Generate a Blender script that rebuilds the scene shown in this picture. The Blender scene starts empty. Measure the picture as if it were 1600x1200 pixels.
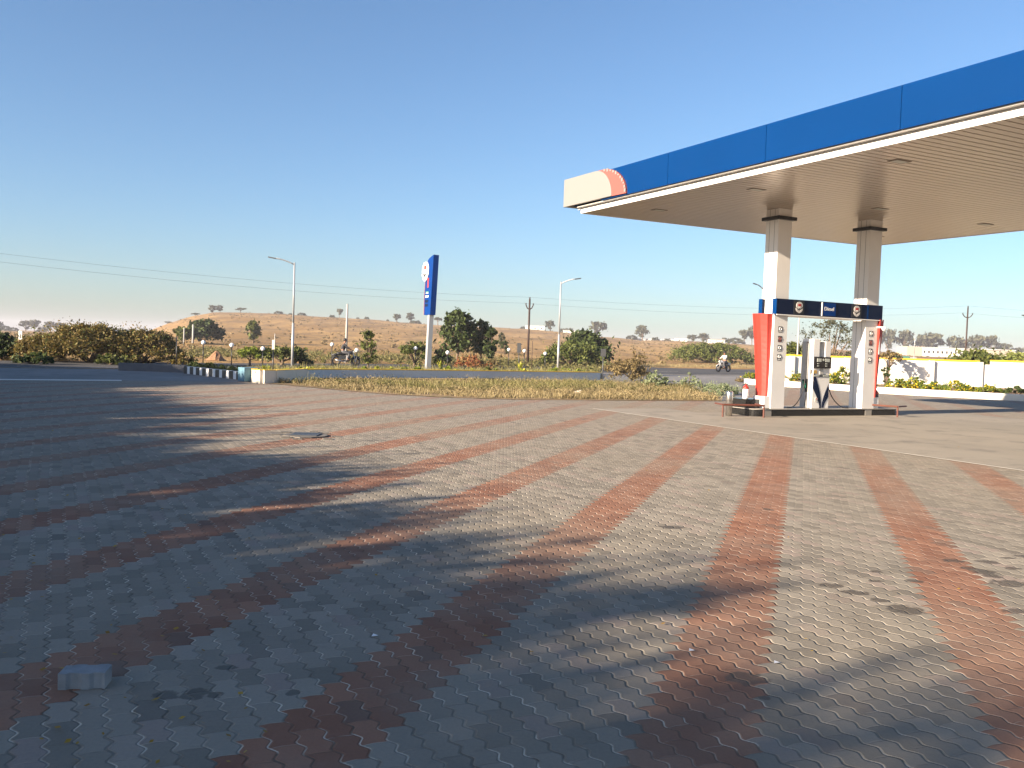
import bpy, math, random
import numpy as np
from mathutils import Vector, Matrix
R = math.radians
SC = bpy.context.scene
COL = SC.collection

# ---------------------------------------------------------------- camera
F_PX, PITCH, ROLL, YAW, CAM_H = 1406.0, R(2.43), R(1.909), R(-27.06), 1.6
cam_d = bpy.data.cameras.new('camera'); cam = bpy.data.objects.new('camera', cam_d); COL.objects.link(cam)
cam_d.sensor_fit = 'HORIZONTAL'; cam_d.sensor_width = 36.0; cam_d.lens = 36.0 * F_PX / 1600.0
cam_d.clip_end = 6000; cam_d.clip_start = 0.1
FW = Vector((0, math.cos(PITCH), -math.sin(PITCH))); UP0 = Vector((0, math.sin(PITCH), math.cos(PITCH))); R0 = Vector((1, 0, 0))
RT = R0 * math.cos(ROLL) + UP0 * math.sin(ROLL); UP = UP0 * math.cos(ROLL) - R0 * math.sin(ROLL)
mw = Matrix((RT, UP, -FW)).transposed().to_4x4(); mw.translation = Vector((0, 0, CAM_H)); cam.matrix_world = mw
SC.camera = cam
SC.render.resolution_x = 1024; SC.render.resolution_y = 768

# ---------------------------------------------------------------- sky, sun, exposure
SUN_EL, SUN_YAW = 17.8, -124.2
w = bpy.data.worlds.new('World'); SC.world = w; w.use_nodes = True; wn = w.node_tree
sky = wn.nodes.new('ShaderNodeTexSky'); sky.sky_type = 'NISHITA'; sky.sun_disc = False
sky.sun_elevation = R(SUN_EL); sky.sun_rotation = R(SUN_YAW); sky.altitude = 0; sky.air_density = 1.0; sky.dust_density = 0.9; sky.ozone_density = 4.5
wn.links.new(sky.outputs[0], wn.nodes['Background'].inputs[0]); wn.nodes['Background'].inputs[1].default_value = 0.056
sun_d = bpy.data.lights.new('sun', 'SUN'); sun_d.energy = 5.0; sun_d.angle = R(0.55); sun_d.color = (1.0, 0.83, 0.64)
sun = bpy.data.objects.new('sun', sun_d); COL.objects.link(sun)
sv = Vector((-math.sin(R(SUN_YAW)) * math.cos(R(SUN_EL)), -math.cos(R(SUN_YAW)) * math.cos(R(SUN_EL)), -math.sin(R(SUN_EL))))
sun.rotation_euler = sv.to_track_quat('-Z', 'Y').to_euler(); sun.location = (-40, -30, 40)
SC.view_settings.view_transform = 'Standard'; SC.view_settings.look = 'None'; SC.view_settings.gamma = 1.0
SC.view_settings.use_curve_mapping = False; SC.view_settings.exposure = 1.82
SC.cycles.max_bounces = 8; SC.cycles.use_denoising = True

# ---------------------------------------------------------------- coordinates
D1 = Vector((math.sin(YAW), math.cos(YAW), 0)); D2 = Vector((math.cos(YAW), -math.sin(YAW), 0))   # b and a axes of the station
CAMP = Vector((0, 0, CAM_H))
def ray(x, y): return RT * (x - 800) - UP * (y - 600) + FW * F_PX
def at(x, y, z=0.0):
    d = ray(x, y); return CAMP + d * ((z - CAM_H) / d.z)
def hor(x): return 540.3 + (x - 800) * 0.0333
def col_at(x, Y):                                       # ground position under picture column x at depth Y
    d = ray(x, hor(x)); return Vector((d.x * Y / d.y, Y, 0))
def h_at(base, x, y):                                   # height seen at picture point (x, y) above a base point
    d = ray(x, y); t = math.hypot(base.x, base.y) / math.hypot(d.x, d.y); return (CAMP + d * t).z
def AB(a, b, z=0.0): return D2 * a + D1 * b + Vector((0, 0, z))
def toab(P): return P.dot(D2), P.dot(D1)
E_TAB = [(-2000, -3.75), (150, -3.75), (195, -3), (230, 3), (262, 15), (296, 28), (332, 36), (380, 37), (440, 37), (520, 36), (600, 32), (700, 28), (800, 26), (860, 24), (940, 18), (1000, 15), (1060, 17), (1170, 14), (1300, 10), (1420, 8), (1600, 9), (1900, 8), (2400, -3.75)]
EX = [e[0] for e in E_TAB]; EY = [e[1] for e in E_TAB]
RC = 560.0
def terrain_np(x, y):
    r = np.hypot(x, y); azf = np.where(y > 1, x / np.maximum(y, 1), np.sign(x) * 1e3)
    px = 800 + F_PX * np.clip(azf, -20, 20)
    e = np.interp(px, EX, EY); cz = 1.6 + e / F_PX * RC * (1 / np.sqrt(1 + azf ** 2))
    cz = np.maximum(cz, 0)
    t = np.clip((r - 130) / (RC - 130), 0, 1); s = t * t * (3 - 2 * t) * .35 + t ** 1.5 * .65
    back = 1 - np.clip((r - RC) / 500, 0, 1); back = back * back * (3 - 2 * back)
    n = (np.sin(x * .031 + 1.3) * np.sin(y * .027 + .4) + .5 * np.sin(x * .083 + y * .061) + .35 * np.sin(x * .17 - y * .13)) * .55
    return cz * s * back + n * np.clip((r - 150) / 150, 0, 1) * np.clip(cz / 6, 0, 1) * back
def gz(P): return float(terrain_np(np.array([P.x]), np.array([P.y]))[0])

# ---------------------------------------------------------------- tags
def tag(o, label=None, cat=None, group=None, kind=None):
    if label: o['label'] = label
    if cat: o['category'] = cat
    if group: o['group'] = group
    if kind: o['kind'] = kind
    return o
def empty(name, loc, label, cat, rz=0.0, group=None):
    o = bpy.data.objects.new(name, None); COL.objects.link(o); o.location = loc; o.rotation_euler = (0, 0, rz); o.empty_display_size = .2
    return tag(o, label, cat, group)
def copy_tree(o, parent=None):
    c = o.copy(); COL.objects.link(c); c.parent = parent
    for ch in [q for q in bpy.data.objects if q.parent == o]: copy_tree(ch, c)
    return c

# ---------------------------------------------------------------- materials
def new_mat(name):
    m = bpy.data.materials.new(name); m.use_nodes = True; nt = m.node_tree; return m, nt, nt.nodes['Principled BSDF']
def mat(name, col, rough=.7, metal=0.0, var=.12, scale=3.0, bump=0.0, bscale=40.0, spec=None, emit=None, coat=0):
    m, nt, b = new_mat(name)
    b.inputs['Roughness'].default_value = rough; b.inputs['Metallic'].default_value = metal
    if spec is not None: b.inputs['Specular IOR Level'].default_value = spec
    if coat: b.inputs['Coat Weight'].default_value = coat
    tc = nt.nodes.new('ShaderNodeTexCoord'); no = nt.nodes.new('ShaderNodeTexNoise'); no.inputs['Scale'].default_value = scale; no.inputs['Detail'].default_value = 6
    nt.links.new(tc.outputs['Object'], no.inputs['Vector'])
    mx = nt.nodes.new('ShaderNodeMix'); mx.data_type = 'RGBA'
    mx.inputs[6].default_value = (*[c * (1 - var) for c in col], 1); mx.inputs[7].default_value = (*[min(1, c * (1 + var)) for c in col], 1)
    nt.links.new(no.outputs[0], mx.inputs[0]); nt.links.new(mx.outputs[2], b.inputs['Base Color'])
    if bump:
        n2 = nt.nodes.new('ShaderNodeTexNoise'); n2.inputs['Scale'].default_value = bscale; n2.inputs['Detail'].default_value = 5
        nt.links.new(tc.outputs['Object'], n2.inputs['Vector'])
        bp = nt.nodes.new('ShaderNodeBump'); bp.inputs['Distance'].default_value = bump; nt.links.new(n2.outputs[0], bp.inputs['Height']); nt.links.new(bp.outputs[0], b.inputs['Normal'])
    return m
def leaf_mat(name, c1, c2, trans=.25, c3=None):
    m, nt, b = new_mat(name)
    g = nt.nodes.new('ShaderNodeNewGeometry'); rp = nt.nodes.new('ShaderNodeValToRGB')
    rp.color_ramp.elements[0].color = (*c1, 1); rp.color_ramp.elements[1].color = (*c2, 1)
    if c3:
        e = rp.color_ramp.elements.new(.88); e.color = (*c3, 1); rp.color_ramp.elements[2].position = 1; rp.color_ramp.elements[2].color = (*c3, 1); e.position = .9
        e2 = rp.color_ramp.elements.new(.8); e2.color = (*c2, 1)
    nt.links.new(g.outputs['Random Per Island'], rp.inputs[0]); nt.links.new(rp.outputs[0], b.inputs['Base Color'])
    b.inputs['Roughness'].default_value = .6; b.inputs['Specular IOR Level'].default_value = .25
    tr = nt.nodes.new('ShaderNodeBsdfTranslucent'); nt.links.new(rp.outputs[0], tr.inputs[0])
    mx = nt.nodes.new('ShaderNodeMixShader'); mx.inputs[0].default_value = trans
    nt.links.new(b.outputs[0], mx.inputs[1]); nt.links.new(tr.outputs[0], mx.inputs[2]); nt.links.new(mx.outputs[0], nt.nodes['Material Output'].inputs[0])
    return m

class X:                                                # tiny expression builder over Math nodes
    def __init__(s, nt, k): s.nt, s.k = nt, k
    def _m(s, op, o=None, p=None, clamp=False):
        n = s.nt.nodes.new('ShaderNodeMath'); n.operation = op; n.use_clamp = clamp
        for i, q in enumerate([s, o, p]):
            if q is None: continue
            if isinstance(q, X):
                if isinstance(q.k, (int, float)): n.inputs[i].default_value = q.k
                else: s.nt.links.new(q.k, n.inputs[i])
            else: n.inputs[i].default_value = q
        return X(s.nt, n.outputs[0])
    def __add__(s, o): return s._m('ADD', o)
    def __radd__(s, o): return s._m('ADD', o)
    def __sub__(s, o): return s._m('SUBTRACT', o)
    def __rsub__(s, o): return X(s.nt, o)._m('SUBTRACT', s)
    def __mul__(s, o): return s._m('MULTIPLY', o)
    def __rmul__(s, o): return s._m('MULTIPLY', o)
    def __truediv__(s, o): return s._m('DIVIDE', o)
    def floor(s): return s._m('FLOOR')
    def fract(s): return s._m('FRACT')
    def abs(s): return s._m('ABSOLUTE')
    def min(s, o): return s._m('MINIMUM', o)
    def max(s, o): return s._m('MAXIMUM', o)
    def lt(s, o): return s._m('LESS_THAN', o)
    def mod(s, o): return s._m('FLOORED_MODULO', o)
    def sin(s): return s._m('SINE')
    def sqrt(s): return s._m('SQRT')
    def sat(s): return s._m('ADD', 0.0, clamp=True)
    def smooth(s, a, b):                                # smoothstep a..b
        n = s.nt.nodes.new('ShaderNodeMapRange'); n.interpolation_type = 'SMOOTHSTEP'
        s.nt.links.new(s.k, n.inputs[0]); n.inputs[1].default_value = a; n.inputs[2].default_value = b; return X(s.nt, n.outputs[0])
def mixc(nt, f, a, b, blend='MIX'):
    n = nt.nodes.new('ShaderNodeMix'); n.data_type = 'RGBA'; n.blend_type = blend
    for i, q in ((0, f), (6, a), (7, b)):
        if isinstance(q, X): nt.links.new(q.k, n.inputs[i])
        elif isinstance(q, (int, float)): n.inputs[i].default_value = q
        elif isinstance(q, tuple): n.inputs[i].default_value = (*q, 1)
        else: nt.links.new(q, n.inputs[i])
    return n.outputs[2]
def ground_coords(nt):
    g = nt.nodes.new('ShaderNodeNewGeometry'); s = nt.nodes.new('ShaderNodeSeparateXYZ'); nt.links.new(g.outputs['Position'], s.inputs[0])
    x, y = X(nt, s.outputs[0]), X(nt, s.outputs[1])
    return g, x, y, x * D2.x + y * D2.y, x * D1.x + y * D1.y
def noise(nt, vec, scale, detail=4, rough=.5):
    n = nt.nodes.new('ShaderNodeTexNoise'); n.inputs['Scale'].default_value = scale; n.inputs['Detail'].default_value = detail; n.inputs['Roughness'].default_value = rough
    nt.links.new(vec, n.inputs['Vector']); return X(nt, n.outputs[0])

STAINS = [(1045+255, 915, .16, .05), (1335, 926, .17, .05), (1375, 938, .12, .04), (1370, 908, .1, .03), (1415, 952, .2, .09), (1430, 908, .12, .04), (1368, 893, .1, .03),
          (1490, 876, .16, .05), (1535, 893, .2, .06), (1545, 878, .16, .05), (1583, 888, .12, .04), (1515, 888, .14, .04), (1580, 912, .24, .08), (1575, 872, .1, .03), (1550, 900, .14, .05), (1600, 869, .15, .04), (1590, 955, .2, .05),
          (1165, 1060, .19, .07), (1193, 1090, .05, .02), (260, 1086, .1, .04), (305, 1084, .11, .05), (355, 1043, .09, .025), (457, 1083, .05, .03), (335, 1086, .07, .03), (1200, 796, .1, .05), (1245, 797, .12, .03), (1050, 824, .22, .06)]
def paver_mat():
    m, nt, bs = new_mat('interlocking_pavers')
    g, x, y, a, b = ground_coords(nt); pos = g.outputs['Position']
    W, L = .1125, .225
    def zig(t, per, k, amp):                            # trapezoid wave
        f = (t / per).fract(); tri = ((f - .5).abs() * 4.0 - 1.0) * k
        return tri.max(-1.0).min(1.0) * amp
    wob = noise(nt, pos, 1.1, 2) * .02
    u = (a + wob + zig(b, W, 1.35, .0125)) / W
    c = u.floor(); fu = u.fract(); da = fu.min(1.0 - fu) * W
    v = (b + wob + zig(a + .03, W, 1.2, .0035) + c.mod(2.0) * (L / 2)) / L
    r = v.floor(); fv = v.fract(); db = fv.min(1.0 - fv) * L
    d = da.min(db)
    wn_ = nt.nodes.new('ShaderNodeTexWhiteNoise'); wn_.noise_dimensions = '2D'; cx = nt.nodes.new('ShaderNodeCombineXYZ')
    nt.links.new(c.k, cx.inputs[0]); nt.links.new(r.k, cx.inputs[1]); nt.links.new(cx.outputs[0], wn_.inputs['Vector'])
    rnd = X(nt, wn_.outputs['Value']); sp = nt.nodes.new('ShaderNodeSeparateColor'); nt.links.new(wn_.outputs['Color'], sp.inputs[0])
    r1, r2, r3 = [X(nt, sp.outputs[i]) for i in range(3)]
    ca = (c + .5) * W; cb = (r + .5) * L - c.mod(2.0) * (L / 2)
    s = ca - cb
    red = (s + .83 + 2.025 * 40).mod(2.025).lt(.675)
    big = noise(nt, pos, .22, 5, .6); mid = noise(nt, pos, 1.7, 6, .65); fine = noise(nt, pos, 60, 4, .7); streak = noise(nt, pos, 9, 5, .7)
    grey = mixc(nt, (rnd * .7 + mid * .5 - .1).sat(), (.205, .180, .142), (.40, .355, .285))
    tint = mixc(nt, r1.smooth(.8, 1.0) * .6, grey, (.29, .215, .185))
    redc = mixc(nt, (r2 * .7 + mid * .5 - .1).sat(), (.235, .104, .064), (.385, .196, .122))
    base0 = mixc(nt, red, tint, redc)
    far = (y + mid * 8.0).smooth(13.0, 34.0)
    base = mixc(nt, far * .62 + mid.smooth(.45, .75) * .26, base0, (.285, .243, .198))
    base = mixc(nt, r3.smooth(.955, .975) * .45 + (1.0 - r3).smooth(.965, .985) * .0, base, (.12, .105, .09))
    dirt = mixc(nt, (big.smooth(.40, .66)) * .55, base, (.29, .25, .19))
    dark = mixc(nt, streak.smooth(.55, .8) * .28, dirt, (.13, .12, .11))
    fn = mixc(nt, (fine - .2).sat(), mixc(nt, .72, (0, 0, 0), dark), dark)
    # worn tyre-polished lanes and drip stains
    msk = None
    for (px, py, ra, rb) in STAINS:
        P = at(px, py); n = (noise_st if False else None)
        ex = (x - P.x) / (ra * .62); ey = (y - P.y) / (rb * 1.35)
        q = ex * ex + ey * ey; msk = q if msk is None else msk.min(q)
    edge = noise(nt, pos, 14, 4, .6)
    st = (msk + (edge - .5) * 3.0).smooth(1.05, .55)
    stained = mixc(nt, st * .75, fn, (.062, .05, .038))
    # joints: pale sand plus painted-in highlights of lit chamfers, with dark open stretches
    jn = noise(nt, pos, 5, 3); jn2 = noise(nt, pos, 2.3, 4, .7).smooth(.35, .62) * .75 + .2
    jm = (da.smooth(.0058, .0024) * (.35 + r2 * .9)).max(db.smooth(.0040, .0018) * (r1 * .6)) * jn2
    jc = mixc(nt, jn.smooth(.44, .56), (.10, .085, .065), (.66, .58, .46))
    jc2 = mixc(nt, st * .8, jc, (.05, .045, .04))
    colr = mixc(nt, jm * .85, stained, jc2)
    nt.links.new(colr, bs.inputs['Base Color'])
    bs.inputs['Specular IOR Level'].default_value = .18
    rr = (st * -.3 + .9); nt.links.new(rr.k, bs.inputs['Roughness'])
    hgt = da.smooth(.001, .012) * .0058 + db.smooth(.0, .009) * .0028 + (fu - .5) * (r1 - .5) * .005 + (fv - .5) * (r3 - .5) * .008 + r2 * .001 + streak * .003 + fine * .0006
    bp = nt.nodes.new('ShaderNodeBump'); bp.inputs['Distance'].default_value = 1.0; bp.inputs['Strength'].default_value = 1.0
    nt.links.new(hgt.k, bp.inputs['Height']); nt.links.new(bp.outputs[0], bs.inputs['Normal'])
    return m
def ground_mat(name, c1, c2, c3, s1, s2, bump=.02, rough=.9, s3=30):
    m, nt, bs = new_mat(name); g, x, y, a, b = ground_coords(nt); pos = g.outputs['Position']
    n1 = noise(nt, pos, s1, 6, .6); n2 = noise(nt, pos, s2, 6, .65); n3 = noise(nt, pos, s3, 5, .7)
    c = mixc(nt, n1.smooth(.35, .65), c1, c2); c = mixc(nt, n2.smooth(.5, .68), c, c3); c = mixc(nt, (n3 - .15).sat(), mixc(nt, .7, (0, 0, 0), c), c)
    nt.links.new(c, bs.inputs['Base Color']); bs.inputs['Roughness'].default_value = rough; bs.inputs['Specular IOR Level'].default_value = .25
    bp = nt.nodes.new('ShaderNodeBump'); bp.inputs['Distance'].default_value = bump; nt.links.new((n2 + n3 * .4).k, bp.inputs['Height']); nt.links.new(bp.outputs[0], bs.inputs['Normal'])
    return m
def hill_mat():
    m, nt, bs = new_mat('dry_hill_earth'); g, x, y, a, b = ground_coords(nt); pos = g.outputs['Position']
    mp = nt.nodes.new('ShaderNodeMapping'); mp.inputs['Scale'].default_value = (1, .35, 3.5); nt.links.new(pos, mp.inputs[0])
    n1 = noise(nt, mp.outputs[0], .035, 7, .62); n2 = noise(nt, mp.outputs[0], .11, 8, .72); n3 = noise(nt, pos, .5, 5, .7)
    c = mixc(nt, n1.smooth(.35, .65), (.24, .14, .052), (.42, .265, .112))
    c = mixc(nt, n2.smooth(.48, .60) * .7, c, (.17, .115, .065)); c = mixc(nt, n3.smooth(.42, .66) * .5, c, (.24, .17, .08))
    nt.links.new(c, bs.inputs['Base Color']); bs.inputs['Roughness'].default_value = .95; bs.inputs['Specular IOR Level'].default_value = .1
    bp = nt.nodes.new('ShaderNodeBump'); bp.inputs['Distance'].default_value = 1.2; nt.links.new((n2 + n3 * .3).k, bp.inputs['Height']); nt.links.new(bp.outputs[0], bs.inputs['Normal'])
    return m

M = dict(
    pave=paver_mat(), hill=hill_mat(),
    concrete=ground_mat('apron_concrete', (.30, .27, .22), (.36, .32, .26), (.24, .215, .18), .25, 1.2, .004, .8, 40),
    asphalt=ground_mat('asphalt', (.07, .07, .072), (.10, .096, .092), (.055, .055, .057), .3, 2.0, .01, .85, 50),
    drive=ground_mat('worn_driveway', (.22, .21, .20), (.28, .265, .25), (.17, .165, .155), .3, 1.5, .01, .85, 40),
    soil=ground_mat('garden_soil', (.24, .16, .085), (.33, .235, .125), (.14, .13, .05), .35, 1.4, .05, .95, 12),
    white=mat('white_paint', (.80, .79, .77), .35, var=.03, scale=4), panelw=mat('white_cladding', (.74, .72, .69), .42, var=.07, scale=1.8, bump=.003, bscale=2),
    capw=mat('ivory_cladding', (.195, .19, .18), .45, var=.03), coral=mat('coral_band', (.27, .075, .06), .45, var=.04),
    blue=mat('blue_cladding', (.0003, .027, .115), .6, var=.10, scale=.6, bump=.012, bscale=.9, spec=.04), navy=mat('navy_board', (.0015, .008, .034), .5, var=.05, spec=.15), black=mat('black_paint', (.008, .008, .01), .4, var=.1),
    signblue=mat('sign_blue', (.0006, .032, .17), .55, var=.04, spec=.08), red=mat('red_panel', (.36, .028, .018), .4, var=.05), redp=mat('red_pipe_paint', (.10, .032, .02), .55, var=.35, scale=12),
    embw=mat('emblem_white', (.50, .48, .46), .5, var=.03), steel=mat('brushed_steel', (.62, .61, .60), .28, 1.0, var=.08, scale=8), galv=mat('galvanised_pole', (.36, .37, .38), .45, .3, var=.1), dgrey=mat('dark_grey_metal', (.05, .052, .055), .5),
    soffit=mat('soffit_panels', (.53, .46, .39), .30, .6, var=.06, scale=.7), groove=mat('soffit_groove', (.17, .14, .11), .6), grey=mat('grey_panel', (.40, .39, .37), .5),
    tileb=mat('black_granite', (.012, .012, .012), .18, var=.3, scale=20), tileg=mat('grey_stone', (.28, .26, .23), .7, bump=.002), rubber=mat('rubber', (.012, .012, .013), .55),
    glassd=mat('display_glass', (.01, .01, .012), .12), lcd=mat('lcd_face', (.42, .44, .40), .4), green=mat('green_nozzle', (.0, .20, .11), .45), redm=mat('red_mark', (.35, .03, .02), .5),
    cream=mat('cream_plaster', (.66, .60, .50), .8, var=.12, scale=1.2, bump=.01, bscale=12), bgrey=mat('blue_grey_plaster', (.52, .57, .60), .8, var=.18, scale=.9, bump=.01, bscale=12), yellow=mat('yellow_paint', (.78, .50, .04), .6, var=.12),
    pale_blue=mat('pale_blue_plaster', (.10, .21, .28), .75, var=.15, bump=.01, bscale=12), gwall=mat('grey_block_wall', (.13, .13, .135), .85, var=.25, bump=.02, bscale=6),
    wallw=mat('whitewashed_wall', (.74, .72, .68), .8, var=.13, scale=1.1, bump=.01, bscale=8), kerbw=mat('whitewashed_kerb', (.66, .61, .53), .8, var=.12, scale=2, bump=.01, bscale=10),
    bark=mat('bark', (.13, .09, .06), .9, var=.3, scale=10, bump=.02, bscale=15), pole_rust=mat('rust_steel', (.035, .018, .014), .7), cpole=mat('cement_pole', (.33, .32, .30), .85), globe=mat('frosted_globe', (.85, .85, .84), .25, var=.01),
    brick=mat('loose_paver', (.22, .23, .235), .9, var=.4, scale=14, bump=.004, bscale=40), bwhite=mat('far_white_wall', (.62, .60, .57), .8), bbrown=mat('far_stone_wall', (.38, .33, .26), .85, var=.15), dwin=mat('dark_opening', (.02, .018, .016), .8),
    bgreen=mat('green_sheet', (.05, .16, .12), .6), broof=mat('grey_sheet_roof', (.30, .29, .28), .6), skin=mat('skin', (.23, .11, .065), .55), hair=mat('hair', (.008, .006, .006), .6), shirt=mat('white_shirt', (.62, .57, .50), .8), trouser=mat('grey_trousers', (.09, .09, .10), .85), dshirt=mat('dark_shirt', (.03, .03, .035), .85),
    mound=mat('mound_earth', (.22, .12, .065), .95, var=.3, scale=3, bump=.05, bscale=5), gold=mat('gold_sticker', (.45, .28, .07), .5), mud=mat('manhole_cement', (.135, .122, .105), .85, var=.25, scale=6, bump=.01, bscale=20),
    l_dark=leaf_mat('foliage_dark', (.022, .038, .012), (.078, .105, .028)), l_mid=leaf_mat('foliage_mid', (.045, .066, .016), (.15, .165, .038)), l_light=leaf_mat('foliage_light', (.085, .115, .025), (.22, .235, .06)),
    l_rust=leaf_mat('foliage_rust', (.075, .06, .016), (.20, .14, .036), c3=(.11, .13, .03)), l_far=leaf_mat('foliage_far', (.045, .05, .03), (.115, .115, .065)), l_sage=leaf_mat('foliage_sage', (.12, .16, .08), (.27, .30, .17)), l_straw=leaf_mat('foliage_straw', (.16, .12, .055), (.40, .32, .17)), l_under=leaf_mat('foliage_undergrowth', (.07, .08, .025), (.22, .19, .075)), l_brown=leaf_mat('foliage_brown', (.11, .08, .035), (.23, .175, .075)),
    l_bright=leaf_mat('foliage_bright', (.09, .13, .015), (.23, .27, .035)), l_flower=leaf_mat('foliage_yellow_flowers', (.05, .09, .015), (.16, .20, .03), c3=(.80, .55, .02)), l_croton=leaf_mat('foliage_croton', (.16, .22, .03), (.45, .42, .05)), l_red=leaf_mat('foliage_red', (.20, .05, .03), (.28, .16, .05)),
    g_mix=leaf_mat('weedy_grass', (.10, .11, .035), (.33, .26, .11), .3), g_dry=leaf_mat('dry_grass', (.17, .135, .06), (.37, .30, .16), .3), g_green=leaf_mat('green_grass', (.12, .12, .04), (.29, .25, .10), .3), l_fallen=leaf_mat('fallen_leaf', (.22, .12, .02), (.42, .27, .04)),
)

# ---------------------------------------------------------------- mesh builder
class MB:
    def __init__(s): s.v, s.f, s.m, s.cur = [], [], [], 0
    def add(s, vs, fs):
        o = len(s.v); s.v += [tuple(q) for q in vs]; s.f += [tuple(i + o for i in f) for f in fs]; s.m += [s.cur] * len(fs); return s
    def box(s, x0, x1, y0, y1, z0, z1):
        return s.add([(x0, y0, z0), (x1, y0, z0), (x1, y1, z0), (x0, y1, z0), (x0, y0, z1), (x1, y0, z1), (x1, y1, z1), (x0, y1, z1)], [(0, 3, 2, 1), (4, 5, 6, 7), (0, 1, 5, 4), (1, 2, 6, 5), (2, 3, 7, 6), (3, 0, 4, 7)])
    def obox(s, c, ex, ey, ez):                         # oriented box: centre and half-axis vectors
        c, ex, ey, ez = map(Vector, (c, ex, ey, ez))
        return s.add([c + ex * i + ey * j + ez * k for k in (-1, 1) for i, j in ((-1, -1), (1, -1), (1, 1), (-1, 1))], [(0, 3, 2, 1), (4, 5, 6, 7), (0, 1, 5, 4), (1, 2, 6, 5), (2, 3, 7, 6), (3, 0, 4, 7)])
    def tube(s, pts, rs, n=8, cap=True):
        pts = [Vector(p) for p in pts]; rs = rs if isinstance(rs, (list, tuple)) else [rs] * len(pts); vs = []; fs = []
        prev = None
        for i, p in enumerate(pts):
            d = (pts[min(i + 1, len(pts) - 1)] - pts[max(i - 1, 0)]).normalized()
            if prev is None: e = d.orthogonal().normalized()
            else:
                e = prev - d * prev.dot(d); e = e.normalized() if e.length > 1e-6 else d.orthogonal().normalized()
            prev = e; g = d.cross(e)
            vs += [p + (e * math.cos(2 * math.pi * k / n) + g * math.sin(2 * math.pi * k / n)) * rs[i] for k in range(n)]
        for i in range(len(pts) - 1):
            for k in range(n): k2 = (k + 1) % n; fs.append((i * n + k, i * n + k2, (i + 1) * n + k2, (i + 1) * n + k))
        if cap: fs.append(tuple(reversed(range(n)))); fs.append(tuple((len(pts) - 1) * n + k for k in range(n)))
        return s.add(vs, fs)
    def lathe(s, c, prof, n=20):                        # prof: (r, z)
        c = Vector(c); vs = []; fs = []
        for r, z in prof: vs += [c + Vector((r * math.cos(2 * math.pi * k / n), r * math.sin(2 * math.pi * k / n), z)) for k in range(n)]
        for i in range(len(prof) - 1):
            for k in range(n): k2 = (k + 1) % n; fs.append((i * n + k, i * n + k2, (i + 1) * n + k2, (i + 1) * n + k))
        fs.append(tuple(reversed(range(n)))); fs.append(tuple((len(prof) - 1) * n + k for k in range(n)))
        return s.add(vs, fs)
    def prism(s, o, ex, ey, en, poly, t):               # polygon in plane (ex, ey) extruded by t along en
        o, ex, ey, en = map(Vector, (o, ex, ey, en)); n = len(poly)
        vs = [o + ex * p[0] + ey * p[1] for p in poly] + [o + ex * p[0] + ey * p[1] + en * t for p in poly]
        fs = [tuple(reversed(range(n))), tuple(range(n, 2 * n))] + [(i, (i + 1) % n, n + (i + 1) % n, n + i) for i in range(n)]
        return s.add(vs, fs)
    def torus(s, c, ax, R_, r_, n=24, m=8):
        c, ax = Vector(c), Vector(ax).normalized(); e = ax.orthogonal().normalized(); g = ax.cross(e); vs = []; fs = []
        for i in range(n):
            d = e * math.cos(2 * math.pi * i / n) + g * math.sin(2 * math.pi * i / n)
            vs += [c + d * (R_ + r_ * math.cos(2 * math.pi * j / m)) + ax * (r_ * math.sin(2 * math.pi * j / m)) for j in range(m)]
        for i in range(n):
            for j in range(m): i2, j2 = (i + 1) % n, (j + 1) % m; fs.append((i * m + j, i2 * m + j, i2 * m + j2, i * m + j2))
        return s.add(vs, fs)
    def build(s, name, mats, parent=None, smooth=False, bevel=0.0):
        me = bpy.data.meshes.new(name); me.from_pydata(s.v, [], s.f)
        mats = mats if isinstance(mats, (list, tuple)) else [mats]
        for q in mats: me.materials.append(q)
        me.polygons.foreach_set('material_index', s.m)
        if smooth: me.polygons.foreach_set('use_smooth', [True] * len(s.f))
        me.update(); o = bpy.data.objects.new(name, me); COL.objects.link(o); o.parent = parent
        if bevel:
            b = o.modifiers.new('bevel', 'BEVEL'); b.width = bevel; b.segments = 2; b.limit_method = 'ANGLE'; b.harden_normals = False
        return o
def np_mesh(name, V, Fq, m, parent=None):               # fast quad mesh from numpy
    me = bpy.data.meshes.new(name); n = len(Fq); k = Fq.shape[1]
    me.vertices.add(len(V)); me.vertices.foreach_set('co', V.astype(np.float32).ravel())
    me.loops.add(n * k); me.loops.foreach_set('vertex_index', Fq.astype(np.int32).ravel())
    me.polygons.add(n); me.polygons.foreach_set('loop_start', (np.arange(n) * k).astype(np.int32)); me.polygons.foreach_set('loop_total', np.full(n, k, np.int32))
    me.materials.append(m); me.update(calc_edges=True); o = bpy.data.objects.new(name, me); COL.objects.link(o); o.parent = parent; return o
def struct_poly(name, pts, z, m, depth=None):
    b = MB()
    if depth is None: b.add([(p.x, p.y, z) for p in pts], [tuple(range(len(pts)))])
    else: b.prism((0, 0, z - depth), (1, 0, 0), (0, 1, 0), (0, 0, 1), [(p.x, p.y) for p in pts], depth)
    o = b.build(name, m); o['kind'] = 'structure'
    n = o.data.polygons[0].normal
    if depth is None and n.z < 0: o.data.flip_normals()
    return o

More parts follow.
